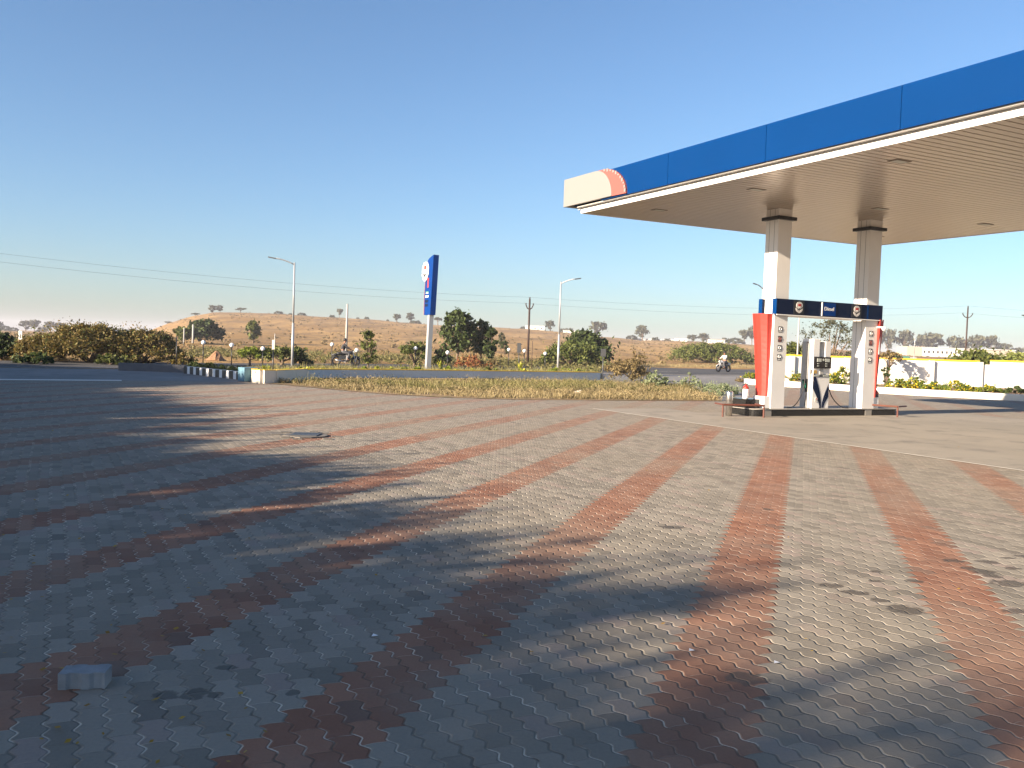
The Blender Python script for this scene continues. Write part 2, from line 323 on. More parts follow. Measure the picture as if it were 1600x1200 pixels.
# ---------------------------------------------------------------- ground, hills, roads
rr = np.concatenate([[0.0], np.linspace(20, 140, 14), np.linspace(150, 640, 80), np.linspace(660, 1300, 24), [1600, 2100, 2600]])
aa = np.concatenate([np.linspace(-50, 50, 261), np.linspace(54, 306, 60)])
AZ, RR = np.meshgrid(np.radians(aa), rr); TX, TY = np.sin(AZ) * RR, np.cos(AZ) * RR
TZ = terrain_np(TX, TY) - .03
V = np.stack([TX, TY, TZ], -1).reshape(-1, 3); nr, na = TX.shape
I, J = np.meshgrid(np.arange(nr - 1), np.arange(na), indexing='ij'); J2 = (J + 1) % na
Fq = np.stack([I * na + J, I * na + J2, (I + 1) * na + J2, (I + 1) * na + J], -1).reshape(-1, 4)[:, ::-1]
tr = np_mesh('terrain', V, Fq, M['hill']); tr['kind'] = 'structure'; tr.data.polygons.foreach_set('use_smooth', [True] * len(Fq))

k0, k1, k2 = at(1165, 601), at(1375, 615), at(1600, 627)
edge_pts = [at(0, 593), at(190, 594.5), at(400, 597.5), at(500, 607), at(600, 616), at(700, 621.5), at(800, 624.5), at(960, 626), at(1130, 627), at(1172, 619), k0, at(1270, 607), k1, at(1490, 621), k2, at(1800, 638)]
pave_pts = [Vector((-34, 5, 0)), Vector((-24, 28.6, 0))] + edge_pts + [Vector((60, 38, 0)), Vector((60, -30, 0)), Vector((-48, -30, 0))]
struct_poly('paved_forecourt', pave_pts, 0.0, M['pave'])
ap = [AB(12.8, -3), AB(12.8, 20.3), AB(15.2, 20.3), AB(15.2, 18.9), AB(24.5, 18.9), AB(24.5, -3)]
struct_poly('concrete_apron', ap, .004, M['concrete'])
jb = MB(); jb.cur = 0
def strip(mb, p, q, wd, z=.008):
    d = (q - p).normalized(); n = Vector((-d.y, d.x, 0)) * wd / 2
    mb.add([(p + n + Vector((0, 0, z))), (p - n + Vector((0, 0, z))), (q - n + Vector((0, 0, z))), (q + n + Vector((0, 0, z)))], [(0, 1, 2, 3)])
strip(jb, AB(12.82, 20.3), AB(12.82, -3), .05); o = jb.build('apron_edge_line', M['kerbw']); o['kind'] = 'structure'
jb = MB(); strip(jb, AB(15.6, 17.3), AB(15.6, -3), .02); strip(jb, AB(12.9, 12), AB(24.5, 12), .015); strip(jb, AB(12.9, 6), AB(24.5, 6), .015); o = jb.build('apron_joints', M['tileg']); o['kind'] = 'structure'
# the road and its verges
rd_far = [Vector((-120, -25, 0)), at(0, 562.5), at(290, 566.5), at(560, 568), at(1000, 573.5), at(1100, 576), at(1175, 577), Vector((70, 165, 0))]
rd_near = [Vector((80, 120, 0)), at(1290, 590), at(1175, 586), at(1060, 585), at(800, 581), at(560, 578), at(290, 576), at(0, 573.5), Vector((-70, -20, 0))]
struct_poly('road', rd_far + rd_near, -.016, M['asphalt'])
jb = MB(); nn = rd_near[1:8]
for i in range(len(nn) - 1): strip(jb, nn[i] * 1.008, nn[i + 1] * 1.008, .14, -.010)
for i in range(len(nn) - 1):                            # broken centre line
    A_ = nn[i] * 1.14; B_ = nn[i + 1] * 1.14; L_ = (B_ - A_).length; kq = int(L_ / 6)
    for j in range(kq): strip(jb, A_.lerp(B_, j / kq), A_.lerp(B_, (j + .45) / kq), .12, -.010)
o = jb.build('road_lines', M['kerbw']); o['kind'] = 'structure'
struct_poly('entry_driveway', [Vector((-24, 28.6, 0)), at(0, 592.8), at(190, 594.2), at(401, 597.2), at(380, 591.5), at(300, 583), at(293, 577.5), at(190, 576.5), at(0, 574.5), Vector((-45, 10, 0)), Vector((-34, 5, 0))], -.008, M['drive'])
struct_poly('sunlit_gap_strip', [at(-120, 591.5), at(0, 592.2), at(190, 593.8), at(190, 595.3), at(0, 593.9), at(-120, 593.2)], .004, M['kerbw'])  # pale colour painted in for sunlight breaking through the tree shade
struct_poly('exit_driveway', [at(940, 597), at(940, 582), at(1060, 585.6), at(1175, 586.5), at(1290, 590.5), at(1290, 597), at(1165, 600.6), at(1172, 618.8), at(1128, 626.5), at(1050, 622)], -.006, M['drive'])
struct_poly('garden_bed', [at(293, 578), at(560, 578.6), at(800, 581.6), at(936, 583), at(936, 592), at(700, 596), at(410, 594), at(377, 590), at(293, 583)], .10, M['soil'], .12)
struct_poly('verge_soil', [at(402, 597.6), at(500, 607), at(600, 616), at(700, 621.5), at(800, 624.5), at(960, 626), at(1128, 626.8), at(1100, 615), at(1050, 603), at(940, 598), at(930, 593), at(700, 597)], .012, M['soil'])

# ---------------------------------------------------------------- the canopy (local x = a, y = b)
ca = empty('station_canopy', AB(17, 17.9), 'large filling station canopy with blue fascia, white corner cap and two white columns', 'canopy', -YAW)
def L_(a, b, z=0.0): return (a - 17, b - 17.9, z)
def lb(mb, a0, a1, b0, b1, z0, z1): return mb.box(a0 - 17, a1 - 17, b0 - 17.9, b1 - 17.9, z0, z1)
ZS, A0, A1, B1, B0 = 5.39, 13.2, 24.75, 21.93, -1.0
mb = MB(); lb(mb, A0 + .02, A1 - .02, B0 + .02, B1 - .02, ZS + .03, ZS + .06)
mb.cur = 1; bb = B1 - .06
while bb > B0 + .1: lb(mb, A0 + .05, A1 - .05, bb - .17, bb, ZS + .004, ZS + .0295); bb -= .2
mb.build('soffit', [M['groove'], M['soffit']], ca)
mb = MB(); lb(mb, A0, A0 + .05, B0, B1, ZS, 5.495); lb(mb, A1 - .05, A1, B0, B1, ZS - .01, 5.5); lb(mb, A0 + .051, A1 - .051, B1 - .05, B1 - .002, ZS - .008, 5.5); lb(mb, A0 + .051, A1 - .051, B0, B0 + .05, ZS, 5.5)
mb.build('edge_trim', M['white'], ca)
mb = MB(); lb(mb, 13.08, A0 - .003, B0 - .2, 21.95, 5.54, 5.57); lb(mb, A0, A1 + .2, B0 - .2, 22.1, 5.501, 5.575); mb.build('fascia_underside', M['grey'], ca)
mb = MB(); seams = [B0 - .25, 1.05, 4.4, 7.72, 11.05, 14.37, 17.69, 20.6]
zt, zb = 6.325, 5.565
for i in range(len(seams) - 1): lb(mb, 13.02, 13.09, seams[i] + .006, seams[i + 1] - .006, zb, zt)
mb.build('blue_fascia', M['blue'], ca)
mb = MB(); lb(mb, 13.1, A1 + .2, 22.05, 22.13, zb + .03, zt - .02); lb(mb, A1 + .2, A1 + .27, B0 - .2, 22.1, zb, zt - .02); lb(mb, 13.1, A1 + .2, B0 - .26, B0 - .2, zb, zt - .02)
mb.build('rear_fascia', M['blue'], ca)
mb = MB(); lb(mb, 13.11, A1 + .18, B0 - .18, 22.03, 6.02, 6.06); mb.build('roof_sheet', M['galv'], ca)
def arc(b_top, b_bot, z0, z1, n=12):                    # curved edge: from top (b_top) bulging down to b_bot
    return [(b_top + (b_bot - b_top) * math.sin(i / n * math.pi / 2), z0 + (z1 - z0) * math.cos(i / n * math.pi / 2)) for i in range(n + 1)]
a1 = arc(20.86, 20.02, 5.60, 6.37); a2 = arc(20.54, 19.37, 5.59, 6.36)
poly = [(22.50, 5.60), (22.50, 6.38)] + a1
mb = MB(); mb.prism(L_(12.95, 17.9), (0, 1, 0), (0, 0, 1), (1, 0, 0), [(p[0] - 17.9, p[1]) for p in poly], .068); mb.box(12.955 - 17, 13.9 - 17, 22.3 - 17.9, 22.5 - 17.9, 5.605, 6.375)
mb.build('corner_cap', M['capw'], ca, bevel=.01)
mb = MB(); mb.prism(L_(12.97, 17.9), (0, 1, 0), (0, 0, 1), (1, 0, 0), [(p[0] - 17.9, p[1]) for p in a1 + a2[::-1]], .048); mb.build('coral_band', M['coral'], ca)
for i in range(1, 12):
    mb = MB(); t = i / 12 * math.pi / 2; b_ = 20.54 - 1.17 * math.sin(t); z_ = 5.59 + .77 * math.cos(t)
    mb.obox(L_(12.965, b_ + .03, z_ - .02), (.006, 0, 0), (0, .035, 0), (0, 0, .02 + .012 * (i % 3)))
    mb.build('torn_scrap', M['capw'], ca)
for a_, b_ in ((14.43, 16.17), (14.54, 20.07), (14.46, 12.25), (18.61, 19.9), (18.7, 16.36), (22.92, 16.43), (22.9, 12.4), (22.9, 20.1), (14.46, 8.3), (18.7, 12.3)):
    f = MB(); lb(f, a_ - .2, a_ + .2, b_ - .12, b_ + .12, ZS - .006, ZS + .003); f = f.build('ceiling_light', M['groove'], ca)
    g = MB(); lb(g, a_ - .16, a_ + .16, b_ - .085, b_ + .085, ZS - .009, ZS - .0061); g.build('lamp_glass', M['lcd'], f)
def emblem(parent, o, ex, ey, en, h, mw='embw', backing=False):
    o, ex, ey, en = map(Vector, (o, ex, ey, en)); wv = h * .40; r_ = h * .30
    m_ = MB(); circ = [(wv * .92 * math.cos(t / 28 * 2 * math.pi), h * .18 + r_ * 1.05 * math.sin(t / 28 * 2 * math.pi)) for t in range(28)]
    if backing:
        m_.prism(o - en * .03, ex, ey, en, [(-wv * 1.1, h * .2), (-wv * 1.1, -h * .15), (-wv * .7, -h * .4), (0, -h * .53), (wv * .7, -h * .4), (wv * 1.1, -h * .15), (wv * 1.1, h * .2), (wv * .6, h * .48), (-wv * .6, h * .48)][::-1], .029)
    m_.prism(o, ex, ey, en, circ, .012)
    for s_ in (-1, 1): m_.prism(o, ex, ey, en, [(0, -h * .5), (s_ * wv * .55, -h * .40), (s_ * wv * .92, -h * .24), (s_ * wv, -h * .06), (s_ * wv * .7, -h * .12), (s_ * wv * .3, -h * .22), (0, -h * .34)][::s_], .011)
    e = m_.build('emblem', M[mw], parent)
    MB().prism(o + en * .0125, ex, ey, en, [(-wv * .42, h * .10), (wv * .42, h * .10), (wv * .42, h * .31), (-wv * .42, h * .31)], .004).build('red_mark', M['redm'], e)
    k = MB()
    k.prism(o + en * .0125, ex, ey, en, [(0, -h * .12), (wv * .5, h * .0), (0, -h * .02), (-wv * .5, h * .0)], .004)
    if backing:
        for s_ in (-1, 1): k.prism(o + en * .0125, ex, ey, en, [(0, -h * .34), (s_ * wv * .3, -h * .22), (s_ * wv * .9, -h * .08), (s_ * wv * .95, -h * .02), (s_ * wv * .3, -h * .14), (0, -h * .24)][::s_], .004)
    k.build('chevron', M['navy'], e)
    text('lettering', 'HP', o + en * .018, ex, ey, h * .16, M['white'], e)
    return e
def text(name, s, o, ex, ey, size, m, parent, thick=.002):
    cu = bpy.data.curves.new(name, 'FONT'); cu.body = s; cu.size = size * 1.35; cu.align_x = 'CENTER'; cu.align_y = 'CENTER'; cu.extrude = thick
    t = bpy.data.objects.new(name, cu); COL.objects.link(t); bpy.context.view_layer.update()
    me = bpy.data.meshes.new_from_object(t.evaluated_get(bpy.context.evaluated_depsgraph_get())); bpy.data.objects.remove(t)
    ex, ey = Vector(ex).normalized(), Vector(ey).normalized(); mt = Matrix((ex, ey, ex.cross(ey))).transposed().to_4x4(); mt.translation = Vector(o)
    me.transform(mt); me.materials.clear(); me.materials.append(m); q = bpy.data.objects.new(name, me); COL.objects.link(q); q.parent = parent; return q
def column(a0, b0, sgn, stickers=True):
    w_ = .46; c = MB(); lb(c, a0, a0 + w_, b0, b0 + w_, .19, ZS); c = c.build('column', M['panelw'], ca)
    s_ = MB()
    for q in (.14, .32): lb(s_, a0 - .003, a0 - .0005, b0 + q, b0 + q + .008, .2, ZS - .01)
    s_.build('panel_seam', M['dgrey'], c)
    k = MB(); lb(k, a0 - .09, a0 + w_ + .09, b0 - .09, b0 + w_ + .09, 5.10, 5.19); k.build('collar', M['black'], c, bevel=.01)
    if not stickers: return c
    for i, z_ in enumerate((2.26, 2.01, 1.77, 1.53)):
        k = MB(); lb(k, a0 + .15, a0 + .285, b0 - .006, b0 - .0015, z_ - .08, z_ + .08); k = k.build('safety_sticker', M['dgrey'], c)
        g = MB(); p0 = L_(a0 + .2175, b0 - .0065, z_ + (.012 if i < 3 else .02))
        g.torus(p0, (0, 1, 0), .038, .008, 16, 6)
        if i % 2 == 0: g.obox(p0, (.012, 0, 0), (0, .002, 0), (0, 0, .02))
        else: g.obox(p0, (.02, 0, .02), (0, .002, 0), (-.004, 0, .004))
        lb(g, a0 + .17, a0 + .265, b0 - .0085, b0 - .0062, z_ - .068, z_ - .05)
        g.build('pictogram', M['coral'] if i == 1 else M['white'], k)
    return c
BC = 17.80
column(16.70, BC + .02, -1); column(19.93, BC - .08, 1)
column(16.70, 8.6, -1, False); column(19.93, 8.6, 1, False)
# header beam between the columns
ZB0, ZB1 = 2.65, 3.05
hb = MB()
lb(hb, 16.62, 20.50, BC - .13, BC - .085, ZB0, ZB1); lb(hb, 16.62, 20.50, BC + .485, BC + .53, ZB0, ZB1)
lb(hb, 16.62, 16.695, BC - .084, BC + .03, ZB0 + .002, ZB1 - .002); lb(hb, 16.62, 16.695, BC + .39, BC + .484, ZB0 + .002, ZB1 - .002); lb(hb, 20.455, 20.5, BC - .084, BC + .484, ZB0 + .002, ZB1 - .002); lb(hb, 19.84, 19.925, BC - .084, BC + .484, ZB0 + .002, ZB1 - .002)
hb = hb.build('header_beam', M['navy'], ca)
for q_ in ((16.61, 16.619, BC - .13, BC + .02), (16.61, 16.619, BC + .4, BC + .53), (19.90, 19.96, BC - .134, BC - .1305)): k = MB(); lb(k, *q_, ZB0, ZB1); k.build('blue_end_strip', M['blue'], hb)
k = MB(); lb(k, 16.62, 20.50, BC - .15, BC - .131, ZB0 - .025, ZB0 - .001); lb(k, 17.2, 19.8, BC - .09, BC + .49, ZB0 - .03, ZB0 - .001); k.build('white_edge', M['white'], hb)
ex_, ey_, en_ = Vector((1, 0, 0)), Vector((0, 0, 1)), Vector((0, -1, 0))
for a_ in (17.38, 19.48):
    k = MB(); lb(k, a_ - .18, a_ + .18, BC - .145, BC - .1305, ZB0 + .02, ZB1 - .02); k = k.build('emblem_plate', M['black'], hb)
    emblem(k, L_(a_, BC - .147, (ZB0 + ZB1) / 2), ex_, ey_, en_, .30)
k = MB(); lb(k, 18.22, 18.70, BC - .145, BC - .1305, ZB0 + .03, ZB1 - .03); k = k.build('fuel_sign', M['signblue'], hb)
q = MB(); lb(q, 18.19, 18.218, BC - .15, BC - .1305, ZB0 + .02, ZB1 - .02); q.build('sign_edge', M['white'], k)
text('lettering', 'Diesel', L_(18.46, BC - .1465, 2.86), ex_, ey_, .105, M['white'], k)
def red_panel(a_face, sg, b0):
    k = MB(); n = 14; rows = []
    for j in range(n + 1):
        t = j / n; z_ = .50 + t * 2.16; dep = .10 + .20 * t ** 1.4; wd = .18 + .06 * t
        prof = [(0, b0 + (.30 if sg < 0 else .16) - wd), (sg * dep * .55, b0 + (.30 if sg < 0 else .16) - wd * .92), (sg * dep * .95, b0 + (.30 if sg < 0 else .16) - wd * .3), (sg * dep, b0 + (.30 if sg < 0 else .16) + wd * .35), (sg * dep * .85, b0 + (.30 if sg < 0 else .16) + wd), (0, b0 + (.30 if sg < 0 else .16) + wd)]
        rows.append([L_(a_face + p[0], p[1], z_) for p in prof])
    m_ = 6; vs = [v for r_ in rows for v in r_]; fs = []
    for j in range(n):
        for i in range(m_): i2 = (i + 1) % m_; fs.append((j * m_ + i, j * m_ + i2, (j + 1) * m_ + i2, (j + 1) * m_ + i))
    fs += [tuple(range(m_)), tuple(n * m_ + i for i in range(m_))]
    if sg > 0: fs = [f[::-1] for f in fs]
    k.add(vs, fs); p = k.build('red_panel', M['red'], ca)
    q = MB(); lb(q, *(sorted((a_face + sg * .001, a_face + sg * .2))), b0 + .02, b0 + .44, .2, .50); q.build('panel_foot', M['white'], p)
red_panel(16.695, -1, BC + .02); red_panel(20.395, 1, BC - .08)

# ---------------------------------------------------------------- pump island and what stands on it
isl = empty('pump_island', AB(18.5, 18.1), 'long low kerb island faced in black tiles under the canopy columns', 'pump island', -YAW)
def il(mb, a0, a1, b0, b1, z0, z1): return mb.box(a0 - 18.5, a1 - 18.5, b0 - 18.1, b1 - 18.1, z0, z1)
def rrect(a0, a1, b0, b1, r_, n=5):
    pts = []
    for cx, cy, s0 in ((a1 - r_, b1 - r_, 0), (a0 + r_, b1 - r_, 90), (a0 + r_, b0 + r_, 180), (a1 - r_, b0 + r_, 270)):
        for i in range(n + 1): t = R(s0 + 90 * i / n); pts.append((cx + r_ * math.cos(t), cy + r_ * math.sin(t)))
    return pts
mb = MB(); mb.prism((-18.5, -18.1, 0), (1, 0, 0), (0, 1, 0), (0, 0, 1), rrect(16.0, 21.3, 17.62, 18.8, .2), .175); mb.build('kerb_block', M['tileb'], isl)
mb = MB(); mb.prism((-18.5, -18.1, .1752), (1, 0, 0), (0, 1, 0), (0, 0, 1), rrect(15.98, 21.32, 17.60, 18.82, .2), .015); mb.build('island_top', M['tileg'], isl)
for a0, a1 in ((16.3, 16.55), (19.95, 20.2)): mb = MB(); il(mb, a0, a1, 17.612, 17.6195, .004, .172); mb.build('grey_tile', M['tileg'], isl)
# dispenser
dp = empty('fuel_dispenser', AB(18.385, 17.99, .19), 'white fuel dispenser with black display head, blue stripes and two hanging hoses', 'fuel dispenser', -YAW)
def dl(mb, a0, a1, b0, b1, z0, z1): return mb.box(a0 - 18.8, a1 - 18.8, b0 - 18.25, b1 - 18.25, z0 - .19, z1 - .19)
mb = MB(); dl(mb, 18.50, 19.12, 18.02, 18.46, .191, 1.56); mb.build('cabinet', M['panelw'], dp, bevel=.012)
mb = MB(); dl(mb, 18.49, 18.72, 18.03, 18.42, 1.5605, 2.05); mb.build('hose_tower', M['white'], dp, bevel=.01)
mb = MB(); dl(mb, 18.93, 19.13, 18.03, 18.42, 1.5605, 2.0); mb.build('right_tower', M['panelw'], dp, bevel=.01)
mb = MB(); dl(mb, 18.721, 18.929, 18.05, 18.4, 1.94, 1.99); mb.build('top_bar', M['grey'], dp)
mb = MB(); dl(mb, 18.46, 18.489, 18.08, 18.4, .2, 1.98); mb.build('side_trim', M['grey'], dp)
mb = MB(); dl(mb, 18.50, 19.10, 17.965, 18.018, 1.27, 1.58); mb = mb.build('display_head', M['glassd'], dp, bevel=.008)
for a_ in (18.575, 18.875):
    k = MB(); dl(k, a_, a_ + .15, 17.955, 17.9645, 1.445, 1.535); k.build('screen', M['lcd'], mb)
    for z_ in (1.385, 1.325):
        k = MB(); dl(k, a_ + .01, a_ + .07, 17.957, 17.9645, z_, z_ + .022); k.build('button_row', M['lcd'], mb)
k = MB(); k.lathe((0, 0, 0), [(.03, 0), (.03, .01)], 14); k = k.build('round_badge', M['lcd'], mb); k.rotation_euler = (R(90), 0, 0); k.location = (18.8 - 18.8 + .005, 17.9645 - 18.25, 1.50 - .19)
mb = MB(); dl(mb, 18.52, 19.10, 18.008, 18.0195, 1.04, 1.10); mb = mb.build('keypad_strip', M['dgrey'], dp)
for a0, a1 in ((18.54, 18.72), (18.86, 19.06)): k = MB(); dl(k, a0, a1, 18.002, 18.0075, 1.052, 1.088); k.build('strip_label', M['lcd'], mb)
mb = MB(); dl(mb, 18.74, 18.86, 18.006, 18.0195, 1.11, 1.26); mb.build('grey_plate', M['grey'], dp)
mb = MB(); dl(mb, 18.52, 18.64, 18.012, 18.0195, 1.13, 1.22); mb.build('gold_sticker', M['gold'], dp)
mb = MB(); oo = (18.5 - 18.8, 18.0195 - 18.25, 0)
def stripe(pts_l, pts_r): mb.prism(oo, (1, 0, 0), (0, 0, 1), (0, -1, 0), pts_l + pts_r[::-1], .006)
for dx, dw in ((0, .0), (0, .25)):
    # left-hand stripes sweep from upper left down to the middle
    N_ = 12; o1 = []; o2 = []
    for i in range(N_ + 1):
        t = i / N_; z_ = (1.0 - dw) * (1 - t) + .01 * t
        o1.append((.02 + (.325 - dw * .1) * math.sin(t * math.pi / 2) ** .9, z_ - t * .0)); 
        zz = z_ - .205 * (1 - t) ** .7
        o2.append((.02 + (.295 - dw * .1) * math.sin(t * math.pi / 2) ** 1.05, max(.01, zz)))
    o2[-1] = (o2[-1][0] - .02, .009); stripe(o1, o2)
for dx in (0, .12):
    o1 = []; o2 = []
    for i in range(9):
        t = i / 8; z_ = .68 - dx * 1.6 - (.66 - dx * 1.6) * t
        o1.append((.60 - (.23 - dx * .35) * math.sin(t * math.pi / 2), z_)); o2.append((.60 - (.20 - dx * .35) * math.sin(t * math.pi / 2) ** 1.1, max(.01, z_ - .17 * (1 - t))))
    stripe(o1, o2)
mb.build('blue_stripes', M['navy'], dp)
emblem(dp, (18.66 - 18.8, 18.0195 - 18.25, .23), (1, 0, 0), (0, 0, 1), (0, -1, 0), .13)
# sunlit side: small screen, label, nozzle
mb = MB(); dl(mb, 18.489, 18.4995, 18.10, 18.24, 1.38, 1.50); mb.build('side_screen', M['dgrey'], dp)
mb = MB(); dl(mb, 18.48, 18.4995, 18.05, 18.32, 1.12, 1.23); mb.build('side_label', M['dgrey'], dp)
mb = MB(); dl(mb, 18.455, 18.4995, 18.14, 18.25, .62, .98); mb = mb.build('nozzle_holster', M['black'], dp, bevel=.01)
k = MB(); k.tube([(-.37, -.06, .56), (-.40, -.02, .66), (-.37, .03, .74), (-.335, .05, .60)], [.022, .035, .035, .02], 10); k.obox((-.39, -.03, .60), (.02, 0, 0), (0, .035, 0), (0, 0, .07)); k.build('nozzle', M['green'], mb, True)
k = MB(); k.tube([(-.36, -.06, .44), (-.37, -.08, .30), (-.35, -.05, .20), (-.33, -.02, .06)], .012, 8); k.build('nozzle_spout', M['dgrey'], mb, True)
def hose(pts):
    P = [Vector(p) for p in pts]; out = []
    for i in range(len(P) - 1):
        p0, p1, p2, p3 = P[max(i - 1, 0)], P[i], P[i + 1], P[min(i + 2, len(P) - 1)]
        for t in [j / 8 for j in range(8)]: out.append(.5 * ((2 * p1) + (p2 - p0) * t + (2 * p0 - 5 * p1 + 4 * p2 - p3) * t * t + (3 * p1 - p0 - 3 * p2 + p3) * t ** 3))
    out.append(P[-1]); k = MB(); k.tube(out, .0135, 8); return k.build('hose', M['rubber'], dp, True)
hose([(-.33, -.05, 1.78), (-.42, -.1, 1.70), (-.43, -.1, 1.1), (-.46, -.1, .65), (-.60, -.12, .30), (-.85, -.15, .06), (-1.15, -.2, .02)])
hose([(.34, -.02, 1.75), (.37, -.06, 1.68), (.36, -.1, 1.1), (.40, -.12, .62), (.55, -.15, .28), (.82, -.2, .05), (1.05, -.25, .015)])
# plinth and extinguisher at the left end
pl = MB(); il(pl, 16.02, 16.68, 18.0, 18.6, .191, .42); o = pl.build('plinth_block', M['tileb'], None); o.location = isl.location; o.rotation_euler = isl.rotation_euler
tag(o, 'black tiled block on the left end of the pump island', 'block')
def extinguisher(P, label, m_body, s=1.0, cat='fire extinguisher'):
    e = empty('fire_extinguisher', P, label, cat)
    k = MB(); k.lathe((0, 0, 0), [(.08, 0), (.095, .02), (.095, .27), (.09, .30)], 18); k.build('cylinder_body', m_body, e, True)
    k = MB(); k.lathe((0, 0, 0), [(.091, .3001), (.085, .36), (.05, .40), (.03, .41), (.03, .44)], 18); k.build('shoulder', M['red'], e, True)
    k = MB(); k.obox((0, 0, .455), (.055, 0, 0), (0, .015, 0), (0, 0, .012)); k.obox((.02, 0, .49), (.06, 0, .02), (0, .012, 0), (0, 0, .006)); k.build('handle', M['dgrey'], e)
    k = MB(); k.tube([(-.03, 0, .45), (-.10, 0, .42), (-.115, 0, .3), (-.11, 0, .06)], .011, 8); k.build('discharge_hose', M['rubber'], e, True)
    e.scale = (s, s, s); return e
extinguisher(AB(16.2, 18.22, .42), 'white fire extinguisher with red top on the black block beside the left column', M['white'], .85)
b2 = extinguisher(AB(20.85, 18.12, .19), 'black and grey fire extinguisher standing at the foot of the right column', M['dgrey'], 1.25)
# bollard and guard rails
o = MB().lathe((0, 0, 0), [(.085, 0), (.085, .6), (.08, .62), (.05, .635)], 24).build('bollard', M['steel'], None, True); P = at(1138.5, 650); o.location = P
tag(o, 'short polished steel bollard at the left end of the pump island', 'bollard')
def rail(P, Q, h, label, m):
    e = empty('guard_rail', P, label, 'guard rail'); q = Q - P; n = Vector((-q.y, q.x, 0)).normalized() * .55
    for v in (Vector((0, 0, 0)), q): k = MB(); k.tube([v, v + Vector((0, 0, h - .026))], .024, 8); k.build('leg', m, e)
    k = MB(); k.tube([Vector((0, 0, h)), q + Vector((0, 0, h))], .026, 8); k.tube([q + Vector((0, 0, h)) + q.normalized() * .0, q + n + Vector((0, 0, h))], .022, 8); k.tube([Vector((0, 0, h)), n + Vector((0, 0, h))], .022, 8); k.build('top_rail', m, e); return e
rail(at(1129, 651.5), at(1193, 653), .31, 'rust red pipe guard rail in front of the bollard and black block', M['redp'])
rail(at(1352, 648), at(1402, 652), .29, 'low pipe guard rail with a rusty leg at the right end of the island', M['redp'])
cc = empty('security_camera', AB(20.43, 17.66, 2.45), 'white dome camera on a short bracket on the right column', 'security camera', -YAW)
MB().tube([(-.08, .05, 0), (.0, -.03, .0), (.03, -.08, 0)], .022, 8).build('bracket', M['white'], cc, True); MB().lathe((.03, -.1, -.10), [(.02, 0), (.05, .03), (.062, .07), (.06, .10), (.03, .12)], 16).build('dome', M['white'], cc, True)
MB().box(-.02, .02, .0, .04, -.75, -.02).build('cable_duct', M['white'], cc)

# ---------------------------------------------------------------- price pylon
pb = at(668, 582); py = empty('price_pylon', pb, 'tall blue price sign with white emblem on a pale square post in the dry grass', 'sign', -YAW)
py.rotation_euler = (0, R(1.6), -YAW)
H0, H1 = 3.12, 6.35
MB().box(-.13, .13, -.13, .13, -.1, H0 + .02).build('post', M['galv'], py, bevel=.01)
mb = MB(); sh = [(-.30, H0), (.62, H0), (.70, H0 + 1.0), (.66, H1 - .75), (.60, H1 - .36), (.30, H1 - .16), (-.34, H1)]
mb.prism((-.155, 0, 0), (0, 1, 0), (0, 0, 1), (1, 0, 0), sh, .31); bd = mb.build('sign_board', M['signblue'], py)
MB().prism((-.17, 0, 0), (0, 1, 0), (0, 0, 1), (1, 0, 0), [(.57, H0 + .01), (.625, H0 + .01), (.70, H0 + 1.0), (.66, H1 - 1.0), (.63, H1 - 1.0), (.66, H0 + 1.0)], .012).build('coral_edge', M['coral'], bd)
def sp(name, b0, b1, z0, z1, m): return MB().box(-.163, -.1555, b0, b1, z0, z1).build(name, m, bd)
sp('red_strip', .15, .34, H1 - 1.75, H1 - 1.22, M['redm']); sp('green_strip', .10, .50, H1 - 2.03, H1 - 1.94, M['bgreen']); sp('white_strip', .10, .50, H1 - 2.06, H1 - 2.032, M['white']); sp('white_label', .10, .50, H1 - 2.28, H1 - 2.17, M['white'])
for z_ in (H1 - 2.56, H1 - 2.78): sp('price_box', .10, .54, z_, z_ + .15, M['navy'])
emblem(bd, (-.20, .66, H1 - .86), (0, -1, 0), (0, 0, 1), (-1, 0, 0), 1.06, 'white', True)
MB().box(-.1995, -.156, .5, .8, H1 - 1.2, H1 - .5).build('emblem_mount', M['dgrey'], bd)

# ---------------------------------------------------------------- walls, kerbs
def wall_thing(name, label, cat, pts, hgt, thick, m, z0=-.02, cap=None, caph=.06):
    mb = MB(); kc = MB()
    for i in range(len(pts) - 1):
        p, q = pts[i], pts[i + 1]; d = (q - p).normalized(); n = Vector((-d.y, d.x, 0)) * thick / 2; ext = d * (.0)
        mb.obox((p + q) / 2 + Vector((0, 0, (hgt + z0) / 2)), (q - p) / 2, n, (0, 0, (hgt - z0) / 2))
        kc.obox((p + q) / 2 + Vector((0, 0, hgt + caph / 2 + .001)), (q - p) / 2, n * 1.12, (0, 0, caph / 2))
    e = empty(name, pts[0], label, cat)
    for k, nm, mm in ((mb, 'wall_body', m), (kc, 'coping', cap)):
        if mm is None: continue
        k.v = [(v[0] - pts[0].x, v[1] - pts[0].y, v[2]) for v in k.v]; k.build(nm, mm, e)
    return e
wl = [at(472, 595.2), at(500, 594.2), at(600, 593.8), at(700, 594), at(800, 594.5), at(936, 595.5)]
c0 = at(396, 592)
w1 = wall_thing('planter_wall', 'low blue grey planter wall with yellow painted top behind the dry grass', 'wall', wl, .42, .18, M['bgrey'], cap=M['yellow'], caph=.035)
w2 = wall_thing('planter_wall_end', 'curved cream end of the low planter wall beside the blue pier', 'wall', [at(395.5, 594), at(398.5, 597.8), at(410, 599), at(428, 598.7), at(452, 597.2), at(476, 595.4)], .455, .2, M['cream'], cap=M['yellow'], caph=.02)
o = MB().box(-.30, .30, -.22, .22, 0, .50).build('gate_pier', M['pale_blue'], None, bevel=.015); o.location = at(388, 595.5); o.rotation_euler = (0, 0, -YAW + R(20)); tag(o, 'small pale blue pier between the striped kerb and the planter wall', 'pier')
